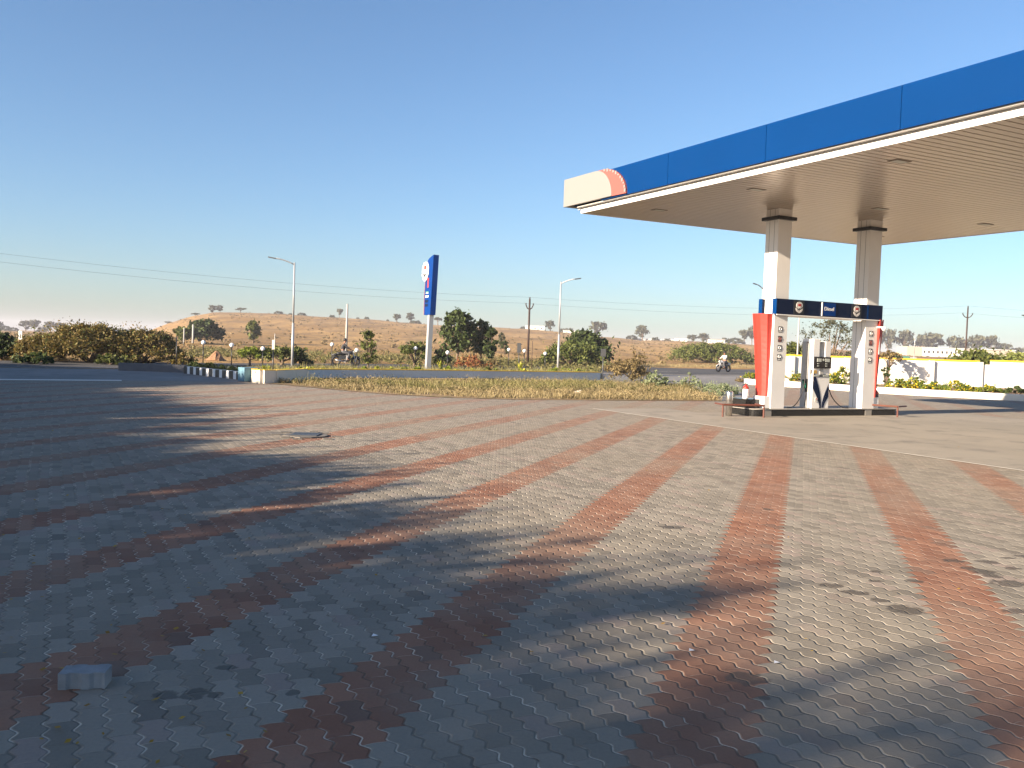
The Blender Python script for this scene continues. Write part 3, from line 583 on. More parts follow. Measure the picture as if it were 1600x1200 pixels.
ks, ke = at(291, 583.5), at(379, 593.5); n_ = 17; sk = empty('striped_kerb', ks, 'black and white striped kerb beside the entry driveway', 'kerb')
for par, nm, mm in ((0, 'white_blocks', M['white']), (1, 'black_blocks', M['black'])):
    k = MB()
    for i in range(n_):
        if (i + 1) % 2 != par: continue
        p = (ke - ks) * (i / n_); q = (ke - ks) * ((i + 1) / n_); d = (q - p).normalized(); nv = Vector((-d.y, d.x, 0))
        k.obox((p + q) / 2 + Vector((0, 0, .15)), (q - p) / 2 * (.82 if par == 0 else 1.17), nv * (.1 if par == 0 else .099), (0, 0, .15))
    k.build(nm, mm, sk)
wall_thing('roadside_wall', 'low grey block wall in shade beside the road on the left', 'wall', [at(186, 578.5), at(240, 580), at(291, 582)], .32, .25, M['gwall'])
# white boundary wall on the right
ww = [Vector((13.9, 48.15, 0)), Vector((14.9, 48.3, 0)), Vector((18.0, 48.7, 0)), Vector((20.05, 48.9, 0)), Vector((22.75, 49.1, 0)), Vector((25.5, 49.3, 0)), Vector((28.3, 49.0, 0)), Vector((31.2, 48.6, 0)), Vector((36, 48, 0))]
bw = empty('boundary_wall', ww[0], 'long bright white boundary wall with yellow top behind the flower bed', 'wall')
for i in range(len(ww) - 1):
    p, q = ww[i] - ww[0], ww[i + 1] - ww[0]; d = (q - p).normalized(); nv = Vector((-d.y, d.x, 0)); hh = 1.56
    if i >= 5: hh = 1.50 if i == 5 else 1.62
    segs = [(p, q, hh)]
    if i == 5: m_ = p.lerp(q, .22); segs = [(p, m_, 1.45), (m_, q, 1.62)]
    for (u, v, h_) in segs:
        MB().obox((u + v) / 2 + Vector((0, 0, h_ / 2 - .02)), (v - u) / 2, nv * .075, (0, 0, h_ / 2)).build('wall_panel', M['wallw'], bw)
        if h_ > 1.46: MB().obox((u + v) / 2 + Vector((0, 0, h_ + .03)), (v - u) / 2, nv * .085, (0, 0, .048)).build('coping', M['yellow'], bw)
    if i not in (6,): MB().obox(q + Vector((0, 0, .77)) - nv * .1, d * .14, nv * .12, (0, 0, .79)).build('pilaster', M['kerbw'], bw)
kp = [Vector((12.75, 48.3, 0)), at(1166, 600), at(1270, 606.5), at(1375, 614), at(1490, 620.5), at(1600, 626.5), at(1800, 637)]
wall_thing('planter_kerb', 'whitewashed kerb edging the yellow flower bed by the white wall', 'kerb', kp, .27, .22, M['kerbw'])
struct_poly('flower_bed_soil', [p + Vector((.1, .3, 0)) for p in kp] + [Vector((36, 47.9, 0)), Vector((28.3, 48.9, 0)), Vector((14.9, 48.2, 0))], .2, M['soil'], .2)

# ---------------------------------------------------------------- poles, lamps, signs, wires
def lamp_post(x, ybase, ytop, arm_px, label, Y=None):
    B_ = at(x, ybase) if Y is None else col_at(x, Y); H = h_at(B_, x, ytop)
    e = empty('street_lamp', B_, label, 'street lamp', group='street lamps along the road')
    MB().tube([(0, 0, 0), (0, 0, H * .42)], [.075, .07], 10).build('lower_post', M['galv'], e, True); MB().tube([(0, 0, H * .42), (0, 0, H)], [.055, .045], 10).build('upper_post', M['galv'], e, True)
    MB().box(-.09, .09, -.09, .09, 0, .03).build('base_plate', M['galv'], e)
    s = B_.y / F_PX; ax = arm_px * s; n = 6
    pts = [(ax * .72 * t, -.25 * t, H - .12 + .30 * (1 - (1 - t) ** 1.6)) for t in [i / n for i in range(n + 1)]]
    MB().tube(pts, [.035] * (n + 1), 8).build('arm', M['galv'], e, True)
    sg = 1 if ax > 0 else -1
    MB().obox((ax * .86, -.28, H + .20), (ax * .16, 0, .035), (0, .10, 0), (0, 0, .03)).build('lamp_head', M['dgrey'], e, bevel=.01)
    return e
lamp_post(456.5, 573, 410, -38, 'tall galvanised street lamp, leftmost, its arm pointing left above the planter wall')
lamp_post(871.5, 582, 440, 30, 'galvanised street lamp with its arm pointing right, right of the rusty power pole')
lamp_post(1187.5, 0, 449, -17, 'street lamp mostly hidden behind the left canopy column', Y=62)
lamp_post(1606, 0, 498, -16, 'street lamp at the right edge, only its arm and head in view', Y=66)
lamp_post(1428, 0, 522, -11, 'small far street lamp just right of the right canopy column', Y=150)
def globe(x, yb, yt, label):
    B_ = at(x, yb); H = h_at(B_, x, yt) - .1; B_.z = .10; H -= .10
    e = empty('garden_lamp', B_, label, 'garden lamp', group='globe lamps in the planted bed')
    MB().tube([(0, 0, 0), (0, 0, H)], .025, 8).build('post', M['black'], e, True)
    MB().lathe((0, 0, H - .015), [(.05, 0), (.07, .02), (.05, .035)], 12).build('collar', M['black'], e, True)
    MB().lathe((0, 0, H + .0201), [(.045, 0)] + [(.11 * math.sin(t * math.pi / 10), .11 - .11 * math.cos(t * math.pi / 10)) for t in range(2, 10)] + [(.01, .22)], 16).build('globe', M['globe'], e, True)
for i, (x, yb, yt, lb_) in enumerate([(317, 573, 536, 'leftmost globe lamp, above the striped kerb'), (361.4, 574, 540, 'second globe lamp from the left, above the striped kerb'), (410, 575, 545.5, 'globe lamp above the cream end of the planter wall'),
        (518, 574, 539, 'globe lamp just left of the parked dark motorbike'), (556.6, 578, 548, 'globe lamp in front of the slim young tree'), (648.4, 578, 545, 'globe lamp just left of the price sign post'),
        (698.6, 580.5, 551.5, 'globe lamp just right of the price sign post'), (794, 578, 547, 'globe lamp left of the rusty power pole, farther of two'), (818.4, 580.5, 549, 'globe lamp close beside the rusty power pole'), (851, 580.5, 553, 'rightmost globe lamp, between power pole and street lamp')]):
    globe(x, yb, yt, lb_)
def simple_pole(name, x, Y, ytop, r, m, label, cat, yb=None, tilt=0):
    B_ = at(x, yb) if yb else col_at(x, Y); B_.z = gz(B_) if Y and Y > 130 else 0; H = h_at(B_, x, ytop) - B_.z
    e = empty(name, B_, label, cat); MB().tube([(0, 0, -.1), (tilt, 0, H)], [r, r * .7], 8).build('pole', m, e, True); return e, H
def power_pole(x, Y, ytop, label, arm=.5):
    e, H = simple_pole('power_pole', x, Y, ytop, .10, M['pole_rust'], label, 'power pole')
    for z_, wd in ((H * .86, arm),):
        k = MB(); 
        for s_ in (-1, 1): k.tube([(0, 0, z_ - .1), (s_ * wd * .6, 0, z_ + .02), (s_ * wd, 0, z_ + .28)], .045, 6)
        k.build('cross_arm', M['pole_rust'], e)
        for s_ in (-1, 1): MB().lathe((s_ * wd, 0, z_ + .285), [(.03, 0), (.06, .04), (.06, .09), (.03, .14)], 10).build('insulator', M['dgrey'], e, True)
    MB().lathe((0, 0, H), [(.03, 0), (.06, .04), (.06, .10), (.02, .16)], 10).build('insulator', M['dgrey'], e, True)
    return e, H
p1, H1_ = power_pole(825.3, 73, 467, 'rust brown power pole with a small cross arm left of the middle street lamp', .3)
p2, H2_ = power_pole(1508, 92, 480, 'dark power pole with a V shaped cross arm beyond the white wall')
def wire(Ps, label):
    k = MB(); out = []
    for i in range(len(Ps) - 1):
        a_, b_ = Ps[i], Ps[i + 1]; L0 = (b_ - a_).length
        for j in range(12 + (i == len(Ps) - 2)): t = j / 12; p = a_.lerp(b_, t); p = p.copy(); p.z -= L0 * .012 * 4 * t * (1 - t); out.append(p)
    k.tube(out, .0055, 5); o = k.build('power_line', M['dgrey'], None); tag(o, label, 'power line', 'power lines'); return o
def pix_pt(x, y, Y): d = ray(x, y); return CAMP + d * (Y / d.y)
wire([pix_pt(-160, 376, 50), p1.location + Vector((0, 0, H1_ + .13)), p2.location + Vector((0, 0, H2_ + .13)), pix_pt(2100, 500, 95)], 'upper thin power line strung from pole to pole across the sky')
wire([pix_pt(-160, 390, 50), p1.location + Vector((-.5, 0, H1_ * .86 + .4)), p2.location + Vector((-.5, 0, H2_ * .86 + .4)), pix_pt(2100, 512, 95)], 'lower thin power line strung from pole to pole across the sky')
simple_pole('cement_pole', 541, 66, 475, .10, M['cpole'], 'plain whitish cement pole on the slope behind the dark motorbike', 'pole', tilt=.02)
simple_pole('cement_pole', 1246, 60, 495, .07, M['cpole'], 'slim pale pole seen left of the dispenser above the white wall', 'pole')
simple_pole('cement_pole', 301.5, 120, 507, .16, M['cpole'], 'white post in front of the dark round tree on the left', 'pole')
simple_pole('cement_pole', 287.5, 130, 512, .12, M['cpole'], 'thinner grey post left of the white post by the dark tree', 'pole')
simple_pole('thin_post', 275.3, None, 524, .03, M['black'], 'thin black post in front of the left end of the rust coloured thicket', 'post', yb=576)
simple_pole('thin_post', 830.5, None, 533, .025, M['pole_rust'], 'thin rusty rod just right of the power pole', 'post', yb=579)
simple_pole('cement_pole', 429.5, 110, 521, .07, M['cpole'], 'faint thin pale pole beyond the planter, left of the tall lamp', 'pole')
simple_pole('cement_pole', 1498, 52, 545, .0, M['cpole'], 'x', 'x')[0].name = 'tmp_remove'
for o in [q for q in bpy.data.objects if q.name == 'tmp_remove' or (q.parent and q.parent.name == 'tmp_remove')]: bpy.data.objects.remove(o)
def panel_sign(x, yb, ytop, wpx, hpx, m, mp, label, glyph=False):
    B_ = at(x, yb); s = B_.y / F_PX; H = h_at(B_, x, ytop); e = empty('sign_board', B_, label, 'sign')
    MB().tube([(0, 0, -.05), (0, 0, H - hpx * s + .02)], .025, 8).build('post', mp, e, True)
    p = MB().box(-wpx * s / 2, wpx * s / 2, -.02, .02, H - hpx * s, H).build('panel', m, e)
    if glyph: MB().tube([(-.01, -.024, H - hpx * s * .8), (.02, -.024, H - hpx * s * .5), (-.03, -.024, H - hpx * s * .25)], .02, 6).build('dark_mark', M['dgrey'], p)
panel_sign(31.5, 563, 517, 5, 14, M['white'], M['redm'], 'small white board on a red post at the far left roadside', True)
panel_sign(426, 593, 531, 4, 15, M['cream'], M['black'], 'narrow cream board on a black pole in front of the planter wall')
panel_sign(941, 596, 545, 8, 12, M['dgrey'], M['dgrey'], 'dark board on a thin pole at the right end of the planter wall')
panel_sign(810, 577, 536, 6, 15, M['dgrey'], M['dgrey'], 'small dark board left of the rusty power pole')

# ---------------------------------------------------------------- foliage
def leaves(rng, centers, rads, n, leaf, flat=1.0, fill=.5):
    centers = np.asarray(centers, float); rads = np.asarray(rads, float); K = len(centers)
    k = rng.integers(0, K, n); d = rng.normal(size=(n, 3)); d /= np.linalg.norm(d, axis=1)[:, None]
    rad = np.minimum(np.abs(rng.normal(size=n)) * .75, 1.7)
    P = centers[k] + d * (rads[k] * rad)[:, None] * np.array([1, 1, flat])
    u = rng.normal(size=(n, 3)); u /= np.linalg.norm(u, axis=1)[:, None]; v = np.cross(u, rng.normal(size=(n, 3))); v /= np.linalg.norm(v, axis=1)[:, None]
    s = leaf * (.5 + rng.random(n))[:, None]; u = u * s; v = v * s * .55
    V = np.stack([P - u, P + v * .9 - u * .1, P + u, P - v * .9 - u * .1], 1).reshape(-1, 3); return V, np.arange(n * 4).reshape(-1, 4)
def crown_clumps(rng, w, h, z0, K, shape='round'):
    c = []; 
    for i in range(K):
        t = rng.random() * 2 * math.pi; q = rng.random() ** .5
        if shape == 'flat': z = z0 + h * (.55 + .35 * rng.random() - .35 * q * q)
        elif shape == 'dome': z = z0 + h * (.08 + .84 * math.sqrt(max(0, 1 - q * q)) * (1 - .75 * rng.random() ** 2.2))
        elif shape == 'bush': z = z0 + h * (1 - .8 * q * q) * (.25 + .6 * rng.random())
        else:
            cz = rng.random() * 2 - 1; q = math.sqrt(max(0, 1 - cz * cz)) * (.35 + .6 * rng.random()); z = z0 + h * (.5 + .42 * cz)
        c.append((w / 2 * q * .92 * math.cos(t), w / 2 * q * .92 * math.sin(t), z))
    return np.array(c)
MESHCACHE = {}
def tree_mesh(key, w, h, trunk, n, leaf, K, shape, m, seed, fill=.45, rscale=1.0):
    rng = np.random.default_rng(seed); z0 = trunk; c = crown_clumps(rng, w, h - trunk, z0, K, shape)
    base_r = (w * .5 * .34 if shape != 'flat' else w * .5 * .26) * rscale
    base_r = min(base_r, (h - trunk) * .32)
    rads = base_r * (.35 + .95 * rng.random(K) ** 1.5); c[:, 2] = np.minimum(c[:, 2], h - rads * .9)
    K2 = int(K * 1.2); c = np.vstack([c, crown_clumps(rng, w * .95, h - trunk, z0, K2, shape)]); rads = np.concatenate([rads, base_r * (.2 + .35 * rng.random(K2))]); c[:, 2] = np.minimum(c[:, 2], h - rads * .9)
    V, Fq = leaves(rng, c, rads, n, leaf, .75, fill); V[:, 2] = np.maximum(V[:, 2], .02)
    tb = MB(); tr_ = max(.05, w * .035)
    if trunk > .15:
        tb.tube([(0, 0, -.2), (.03 * w * rng.normal(), .03 * w * rng.normal(), trunk * .6), (0, 0, trunk * 1.05)], [tr_ * 1.25, tr_, tr_ * .8], 8)
    idx = np.argsort(-rads)[:min(9, K)]
    for i in idx:
        mid = (c[i] * np.array([.45, .45, 1])); mid[2] = trunk + (c[i][2] - trunk) * .5
        tb.tube([(0, 0, max(0, trunk * .9)), tuple(mid), tuple(c[i])], [tr_ * .6, tr_ * .35, tr_ * .12], 5)
    return V, Fq, tb
def plant(name, cat, label, P, w, h, trunk, n, leaf, K, shape, m, seed, group=None, fill=.45, rz=0, rscale=1.0):
    e = empty(name, P, label, cat, rz, group)
    V, Fq, tb = tree_mesh(None, w, h, trunk, n, leaf, K, shape, m, seed, fill, rscale)
    np_mesh('crown' if trunk > .15 else 'foliage', V, Fq, M[m], e)
    if tb.v: tb.build('trunk' if trunk > .15 else 'stems', M['bark'], e, True)
    return e
def pplant(name, cat, label, x, yb, ytop, wpx, trunk_f, n, leafm, K, shape, m, seed, group=None, Y=None, fill=.45, rscale=1.0, z=0.0):
    P = at(x, yb) if Y is None else col_at(x, Y)
    P.z = gz(P) if (Y and Y > 130) else z
    s = P.y / F_PX; h = h_at(P, x, ytop) - P.z
    return plant(name, cat, label, P, wpx * s, h, h * trunk_f, n, leafm, K, shape, m, seed, group, fill, seed * 1.3, rscale)

# left thicket and neighbours
def thicket(x, yb, ytop, wpx, m, label, seed, n=9000, leaf=.085):
    P = at(x, yb); s = P.y / F_PX; h = h_at(P, x, ytop); e = plant('thicket', 'bush', label, P, wpx * s, h, 0, n, leaf, 60, 'dome', m, seed, rscale=.8)
    rng = np.random.default_rng(seed + 5); k = MB(); lv = []
    for i in range(16):
        t = rng.random() * 6.28; q = rng.random() * wpx * s * .33; st = Vector((q * math.cos(t), q * math.sin(t) * .5, h * .75)); d = Vector((rng.normal() * .9 + .3, rng.normal() * .4, 0)); pts = [st + d * u * 1.1 + Vector((0, 0, (.9 * u - 1.0 * u * u) * h * .5)) for u in (0, .25, .5, .75, 1)]
        k.tube(pts, [.015, .012, .01, .006, .003], 4); lv += [tuple(p) for p in pts[1:]] * 2
    k.build('arching_twigs', M['bark'], e)
    V, Fq = leaves(rng, lv, np.full(len(lv), .13), 900, .05); np_mesh('twig_leaves', V, Fq, M['l_mid'], e)
thicket(140, 566, 502, 165, 'l_rust', 'large rust brown thorny thicket by the road, tallest of the bushes on the left', 3, 26000, .06)
thicket(222, 568, 510, 135, 'l_rust', 'lower rust brown thicket sloping down right of the tallest one', 9, 17000, .06)
thicket(68, 564, 520, 90, 'l_rust', 'yellowish end of the thicket behind the white board on the red post', 14, 11000, .06)
pplant('bush', 'bush', 'dark green bush at the far left edge behind the road', 5, 562, 514, 60, 0, 4000, .11, 22, 'bush', 'l_dark', 21)
pplant('bush', 'bush', 'low bright green bush at the foot of the rust brown thicket', 172, 569, 548, 62, 0, 2600, .09, 14, 'bush', 'l_mid', 22)
pplant('bush', 'bush', 'low dark green bush under the white board at the far left', 55, 568, 548, 60, 0, 2200, .09, 14, 'bush', 'l_dark', 23)
pplant('bush', 'bush', 'brown scrubby bush behind the thin black post', 283, 571, 546, 40, 0, 1800, .08, 10, 'bush', 'l_rust', 24)
# hedge behind the striped kerb
for i, (x, w_) in enumerate(((305, 26), (328, 28), (352, 28), (374, 24))):
    pplant('hedge_shrub', 'shrub', 'dark green shrub behind the striped kerb, ' + ('leftmost', 'second from the left', 'third from the left', 'rightmost by the blue pier')[i] + ' of four', x, 580 + i * 3, 564 + i * 2.2, w_ * 1.3, 0, 3000, .05, 20, 'bush', 'l_dark', 30 + i, 'shrubs behind the striped kerb', z=.1)
# middle distance
pplant('round_tree', 'tree', 'dark dense round tree below the hill on the left', 316, 0, 499, 62, .12, 6000, .34, 34, 'dome', 'l_dark', 41, Y=150)
pplant('round_tree', 'tree', 'paler green tree leaning out left of the dark round tree', 286, 0, 511, 30, .25, 2200, .3, 14, 'round', 'l_mid', 42, Y=146)
pplant('slim_tree', 'tree', 'lone upright green tree on the hill slope', 396, 0, 500, 27, .16, 2600, .3, 20, 'round', 'l_mid', 43, Y=165)
pplant('acacia', 'tree', 'small bright green spreading tree behind the globe lamps', 390, 571, 541, 48, .3, 2400, .09, 16, 'flat', 'l_bright', 44)
pplant('acacia', 'tree', 'wide dark feathery thorn tree left of the tall lamp post', 440, 570, 539, 80, .15, 4200, .10, 26, 'flat', 'l_mid', 45)
pplant('bush', 'bush', 'low dark bush right of the tall lamp post', 472, 570, 553, 40, 0, 1500, .08, 10, 'bush', 'l_dark', 46)
pplant('slim_tree', 'tree', 'slim young tree with sparse leaves right of the dark motorbike', 575, 577, 514, 36, .12, 1900, .085, 20, 'round', 'l_mid', 47, fill=.3)
pplant('bush', 'bush', 'spreading thorn bush left of the price sign post', 648, 572, 528, 56, .1, 3000, .09, 20, 'flat', 'l_mid', 48)
pplant('big_tree', 'tree', 'tallest dark leafy tree right of the price sign', 716, 0, 483, 62, .2, 7000, .17, 34, 'round', 'l_dark', 49, Y=74)
pplant('big_tree', 'tree', 'dark leafy tree joined on the right of the tallest one', 752, 0, 500, 40, .2, 4200, .16, 22, 'round', 'l_dark', 50, Y=76)
pplant('big_tree', 'tree', 'narrow dark tree at the right end of the leafy group', 768, 0, 511, 26, .12, 2600, .15, 16, 'round', 'l_dark', 51, Y=72)
pplant('bush', 'bush', 'dark bush at the left foot of the tallest tree', 690, 573, 530, 34, .05, 2400, .1, 14, 'bush', 'l_dark', 52)
pplant('bush', 'bush', 'reddish brown dry bush at the foot of the leafy trees', 735, 576, 549, 62, 0, 2600, .07, 18, 'bush', 'l_red', 53)
pplant('bush', 'bush', 'small bush beside the reddish brown dry one under the narrow tree', 768, 577, 556, 40, 0, 1400, .07, 12, 'bush', 'l_brown', 54)
pplant('small_tree', 'tree', 'small grey green tree far behind, left of the small dark board', 783, 0, 519, 16, .35, 900, .14, 10, 'round', 'l_far', 55, Y=120)
pplant('small_tree', 'tree', 'small dark green tree beside the small grey green one', 789, 0, 532, 17, .2, 1100, .16, 10, 'round', 'l_dark', 56, Y=115)
pplant('big_tree', 'tree', 'dark dense dome shaped tree behind the middle street lamp', 918, 0, 515, 76, .05, 9000, .2, 44, 'dome', 'l_dark', 57, Y=86)
pplant('acacia', 'tree', 'feathery light green thorn tree in front of the dark dome tree', 893, 574, 533, 104, .1, 9000, .10, 50, 'dome', 'l_mid', 58)
pplant('bush', 'bush', 'dry brown green bush between dark dome tree and road', 988, 595, 537, 72, .03, 5200, .055, 34, 'bush', 'l_brown', 59, fill=.25)
pplant('bush', 'bush', 'low reddish bush left of the wide flat bush', 968, 583, 553, 50, 0, 1800, .07, 14, 'bush', 'l_brown', 60)
pplant('acacia', 'bush', 'wide flat topped green bush across the road behind the motorcyclist', 1112, 567, 534, 140, .0, 17000, .15, 80, 'dome', 'l_mid', 61, rscale=1.2)
pplant('sage_plant', 'plant', 'broad leaved grey green plant at the right end of the dry grass, taller of two', 1024, 607, 570, 44, .05, 900, .055, 20, 'bush', 'l_sage', 62, fill=.2)
pplant('sage_plant', 'plant', 'shorter broad leaved grey green plant right of the taller one', 1078, 609, 578, 44, .05, 700, .05, 18, 'bush', 'l_sage', 63, fill=.2)
pplant('bush', 'bush', 'small thin weed bush at the tip of the dry grass left of the bollard', 1125, 616, 596, 60, 0, 1600, .035, 14, 'bush', 'l_sage', 64, fill=.2)
pplant('bush', 'bush', 'tiny dry tuft on the exit driveway', 1160, 597, 588, 30, 0, 700, .04, 8, 'bush', 'l_brown', 65)
# behind the pumps
pplant('sparse_tree', 'tree', 'tall sparse small leaved tree seen behind the dispenser', 1298, 0, 494, 122, .2, 5200, .06, 60, 'round', 'l_far', 66, Y=60, fill=.15, rscale=.8)
pplant('bush', 'bush', 'olive bush between the left column and the dispenser beyond the wall', 1236, 0, 532, 56, .05, 4000, .12, 26, 'dome', 'l_mid', 67, Y=70)
pplant('small_tree', 'tree', 'small umbrella shaped tree by the white wall right of the right column', 1388, 607, 542, 38, .55, 900, .07, 14, 'flat', 'l_brown', 68)
pplant('small_tree', 'plant', 'slim dark leafed plant in front of the white wall', 1383, 609, 570, 17, .15, 500, .06, 9, 'round', 'l_dark', 69)
pplant('bush', 'bush', 'green scrub beyond the low step in the white wall', 1530, 0, 545, 112, .02, 9000, .12, 50, 'dome', 'l_mid', 70, Y=62)
pplant('bush', 'bush', 'paler scrub beyond the wall at the right edge', 1592, 0, 545, 80, .02, 5000, .12, 30, 'dome', 'l_light', 71, Y=75)
# yellow flower bushes
for i, (x, yb, yt, w_, lab) in enumerate([(1176, 597, 582, 22, 'at the left tip of the flower bed'), (1228, 601, 577, 26, 'just right of the left column'), (1252, 603, 579, 26, 'left of the dispenser'), (1316, 606, 563, 26, 'tallest, between dispenser and right column'), (1302, 607, 582, 26, 'at the right foot of the dispenser'),
        (1404, 613, 591, 30, 'right of the right column'), (1428, 614, 589, 30, 'with the most flowers, beyond the right guard rail'), (1458, 616, 596, 32, 'low, in front of the second pilaster'), (1492, 618, 595, 34, 'in front of the middle of the white wall'), (1512, 619, 601, 26, 'thin, before the gap in the bed'), (1545, 621, 602, 32, 'left of the darker bush at the right edge')]):
    pplant('flowering_bush', 'bush', 'green bush with yellow flowers, ' + lab, x, yb, yt - 3, w_ * 1.45, 0, 1400, .055, 18, 'bush', 'l_flower', 80 + i, 'yellow flowering bushes along the white wall', z=.2)
pplant('bush', 'bush', 'darker bush in the flower bed at the right edge', 1588, 624, 602, 44, 0, 1600, .055, 14, 'bush', 'l_dark', 95, z=.2)
# garden bed plants
rngp = random.Random(4)
ORD = 'first second third fourth fifth sixth seventh eighth ninth tenth eleventh twelfth thirteenth fourteenth fifteenth sixteenth seventeenth eighteenth nineteenth twentieth twenty-first twenty-second twenty-third twenty-fourth twenty-fifth twenty-sixth'.split()
for i in range(26):
    x = 402 + i * 21 + rngp.uniform(-5, 5); kind = rngp.choice(['l_croton', 'l_bright', 'l_croton', 'l_mid'])
    if abs(x - 668) < 7: continue
    yb = 587 + rngp.uniform(-2, 2); 
    pplant('bedding_plant', 'plant', {'l_croton': 'yellow green', 'l_bright': 'fresh green', 'l_mid': 'dull green'}[kind] + ' leafy plant behind the planter wall, ' + ORD[i] + ' plant from the left', x, yb, 577 - rngp.uniform(0, 7) , rngp.uniform(18, 30), 0, 420, .07, 8, 'bush', kind, 100 + i, {'l_croton': 'yellow green plants behind the planter wall', 'l_bright': 'fresh green plants behind the planter wall', 'l_mid': 'dull green plants behind the planter wall'}[kind], z=.1, fill=.2)
for i, (x, yt, lab) in enumerate([(688, 556, 'between the price sign post and the globe lamp'), (812, 560, 'beside the rusty power pole')]):
    P = at(x, 582); P.z = .1; e = empty('yucca', P, 'spiky yellow green plant with long leaves ' + lab, 'plant'); k = MB(); H = h_at(P, x, yt) - .1
    for j in range(26):
        t = rngp.uniform(0, 6.28); l = rngp.uniform(.5, 1) * H; o_ = rngp.uniform(.2, .9); d = Vector((math.cos(t), math.sin(t), 0)); sd = Vector((-d.y, d.x, 0)) * .03
        pts = [Vector((0, 0, .02)), d * l * o_ * .4 + Vector((0, 0, l * .6)), d * l * o_ * .9 + Vector((0, 0, l * (.95 - o_ * .35)))]
        k.add([pts[0] - sd, pts[0] + sd, pts[1] + sd, pts[1] - sd, pts[2]], [(0, 1, 2, 3), (3, 2, 4)])
    k.build('leaves', M['l_croton'], e)
o = pplant('bush', 'bush', 'plant with a few red flowers right of the leafy trees', 764, 582, 560, 16, 0, 260, .06, 6, 'bush', 'l_red', 140)

# far trees on the crest: one of four shared crowns, scaled
PROTO = []
for i, (sh_, trk, fl) in enumerate((('round', .25, .3), ('flat', .45, .3), ('bush', .0, .3), ('round', .35, .2))):
    V_, F_, tb_ = tree_mesh(None, 6, 5, 5 * trk, 900, .45, 14, sh_, 'l_far', 200 + i, fl)
    PROTO.append((V_, F_, tb_))
MEC = {}
def far_tree(x, Y, wpx, hpx, kind, m, label, group=None, below=0):
    P = col_at(x, Y); P.z = gz(P) - .1; s = P.y / F_PX
    e = empty('far_tree', P, label, 'tree', rz=x * .7, group=group); key = (kind, m)
    if key not in MEC:
        a_ = np_mesh('crown', PROTO[kind][0], PROTO[kind][1], M[m], e); b_ = PROTO[kind][2].build('trunk', M['bark'], e); MEC[key] = (a_.data, b_.data)
    else:
        for nm, me in zip(('crown', 'trunk'), MEC[key]): q = bpy.data.objects.new(nm, me); COL.objects.link(q); q.parent = e
    e.scale = (wpx * s / 5, wpx * s / 5, hpx * s / 4.3); return e
crest = [(264, 12, 6, 1, 'first small tree on the left end of the hill crest'), (305, 12, 6, 1, 'second small tree up the left end of the hill crest'), (331.6, 13, 12, 0, 'left one of the close pair on top of the hill'), (343, 10, 12, 3, 'right one of the close pair on top of the hill'),
    (375, 15, 8, 1, 'umbrella shaped tree on top of the hill'), (435, 14, 9, 2, 'round tree on the crest left of the tall lamp'), (453, 7, 6, 2, 'tiny tree on the crest behind the tall lamp post'), (471, 13, 8, 2, 'low dome tree on the crest right of the tall lamp'), (518, 8, 6, 2, 'stubby bush on the crest left of the cement pole'), (530, 9, 13, 3, 'leaning tree on the crest left of the cement pole'),
    (558, 5, 4, 2, 'tiny bush on the crest right of the cement pole'), (572, 7, 6, 2, 'small bush on the crest above the slim young tree'), (605, 4, 4, 2, 'very small bush alone on the crest'), (619, 12, 11, 0, 'round tree on the crest left of the price sign'), (640, 12, 15, 3, 'taller tree on the crest just left of the price sign'), (648, 17, 8, 2, 'low wide bush on the crest against the price sign'),
    (683, 14, 11, 1, 'tree on the crest just right of the price sign'), (816, 8, 8, 2, 'bush on the crest left of the power pole'), (848, 7, 7, 2, 'small bush on the crest right of the power pole'), (859, 17, 15, 0, 'rounded tree on the crest left of the middle lamp'), (880, 14, 11, 2, 'bush on the crest behind the middle lamp post'), (890, 8, 8, 0, 'small round tree on the crest right of the middle lamp'),
    (915, 12, 9, 2, 'bush on the crest left of the dark dome tree'), (933, 27, 20, 0, 'wide tree rising behind the dark dome tree'), (986, 16, 10, 2, 'low tree between dark dome tree and the tall round tree'), (1003, 21, 21, 0, 'tall round grey green tree above the tan field'), (1023, 11, 9, 2, 'small bush right of the tall round tree'), (1042, 10, 6, 2, 'tiny bush before the far white sheds'),
    (1081, 16, 10, 0, 'left one of two rounded trees before the far white sheds'), (1097, 19, 13, 0, 'right one of two rounded trees before the far white sheds'), (1131, 7, 8, 3, 'small thin tree by the far white shed'), (1147, 25, 13, 2, 'brownish wide tree above the flat green bush'), (1162, 16, 20, 3, 'tree just left of the red panel'), (1174, 15, 26, 3, 'tall thin tree partly behind the red panel')]
for x, w_, h_, kd, lab in crest: far_tree(x, RC - 6, w_, h_, kd, 'l_far', 'small distant ' + lab if 'tree' not in lab[:4] else lab, 'trees on the hill crest')
for i, (x, w_, h_) in enumerate([(-6, 20, 10), (8, 15, 9), (22, 12, 6), (40, 18, 12), (54, 16, 14), (66, 14, 9), (79, 18, 12), (92, 18, 11), (104, 14, 8), (-30, 30, 12)]):
    far_tree(x, 620, w_, h_ + 3, (0, 2, 2, 0, 3, 2, 0, 0, 2, 0)[i], 'l_far', 'hazy far tree on the horizon at the left edge, ' + ('second from the left', 'third from the left', 'low fourth one', 'broad fifth one', 'tallest one', 'low one right of the tallest', 'broad one above the thicket', 'next to last', 'last on the right', 'outermost left')[i], 'hazy trees on the left horizon')
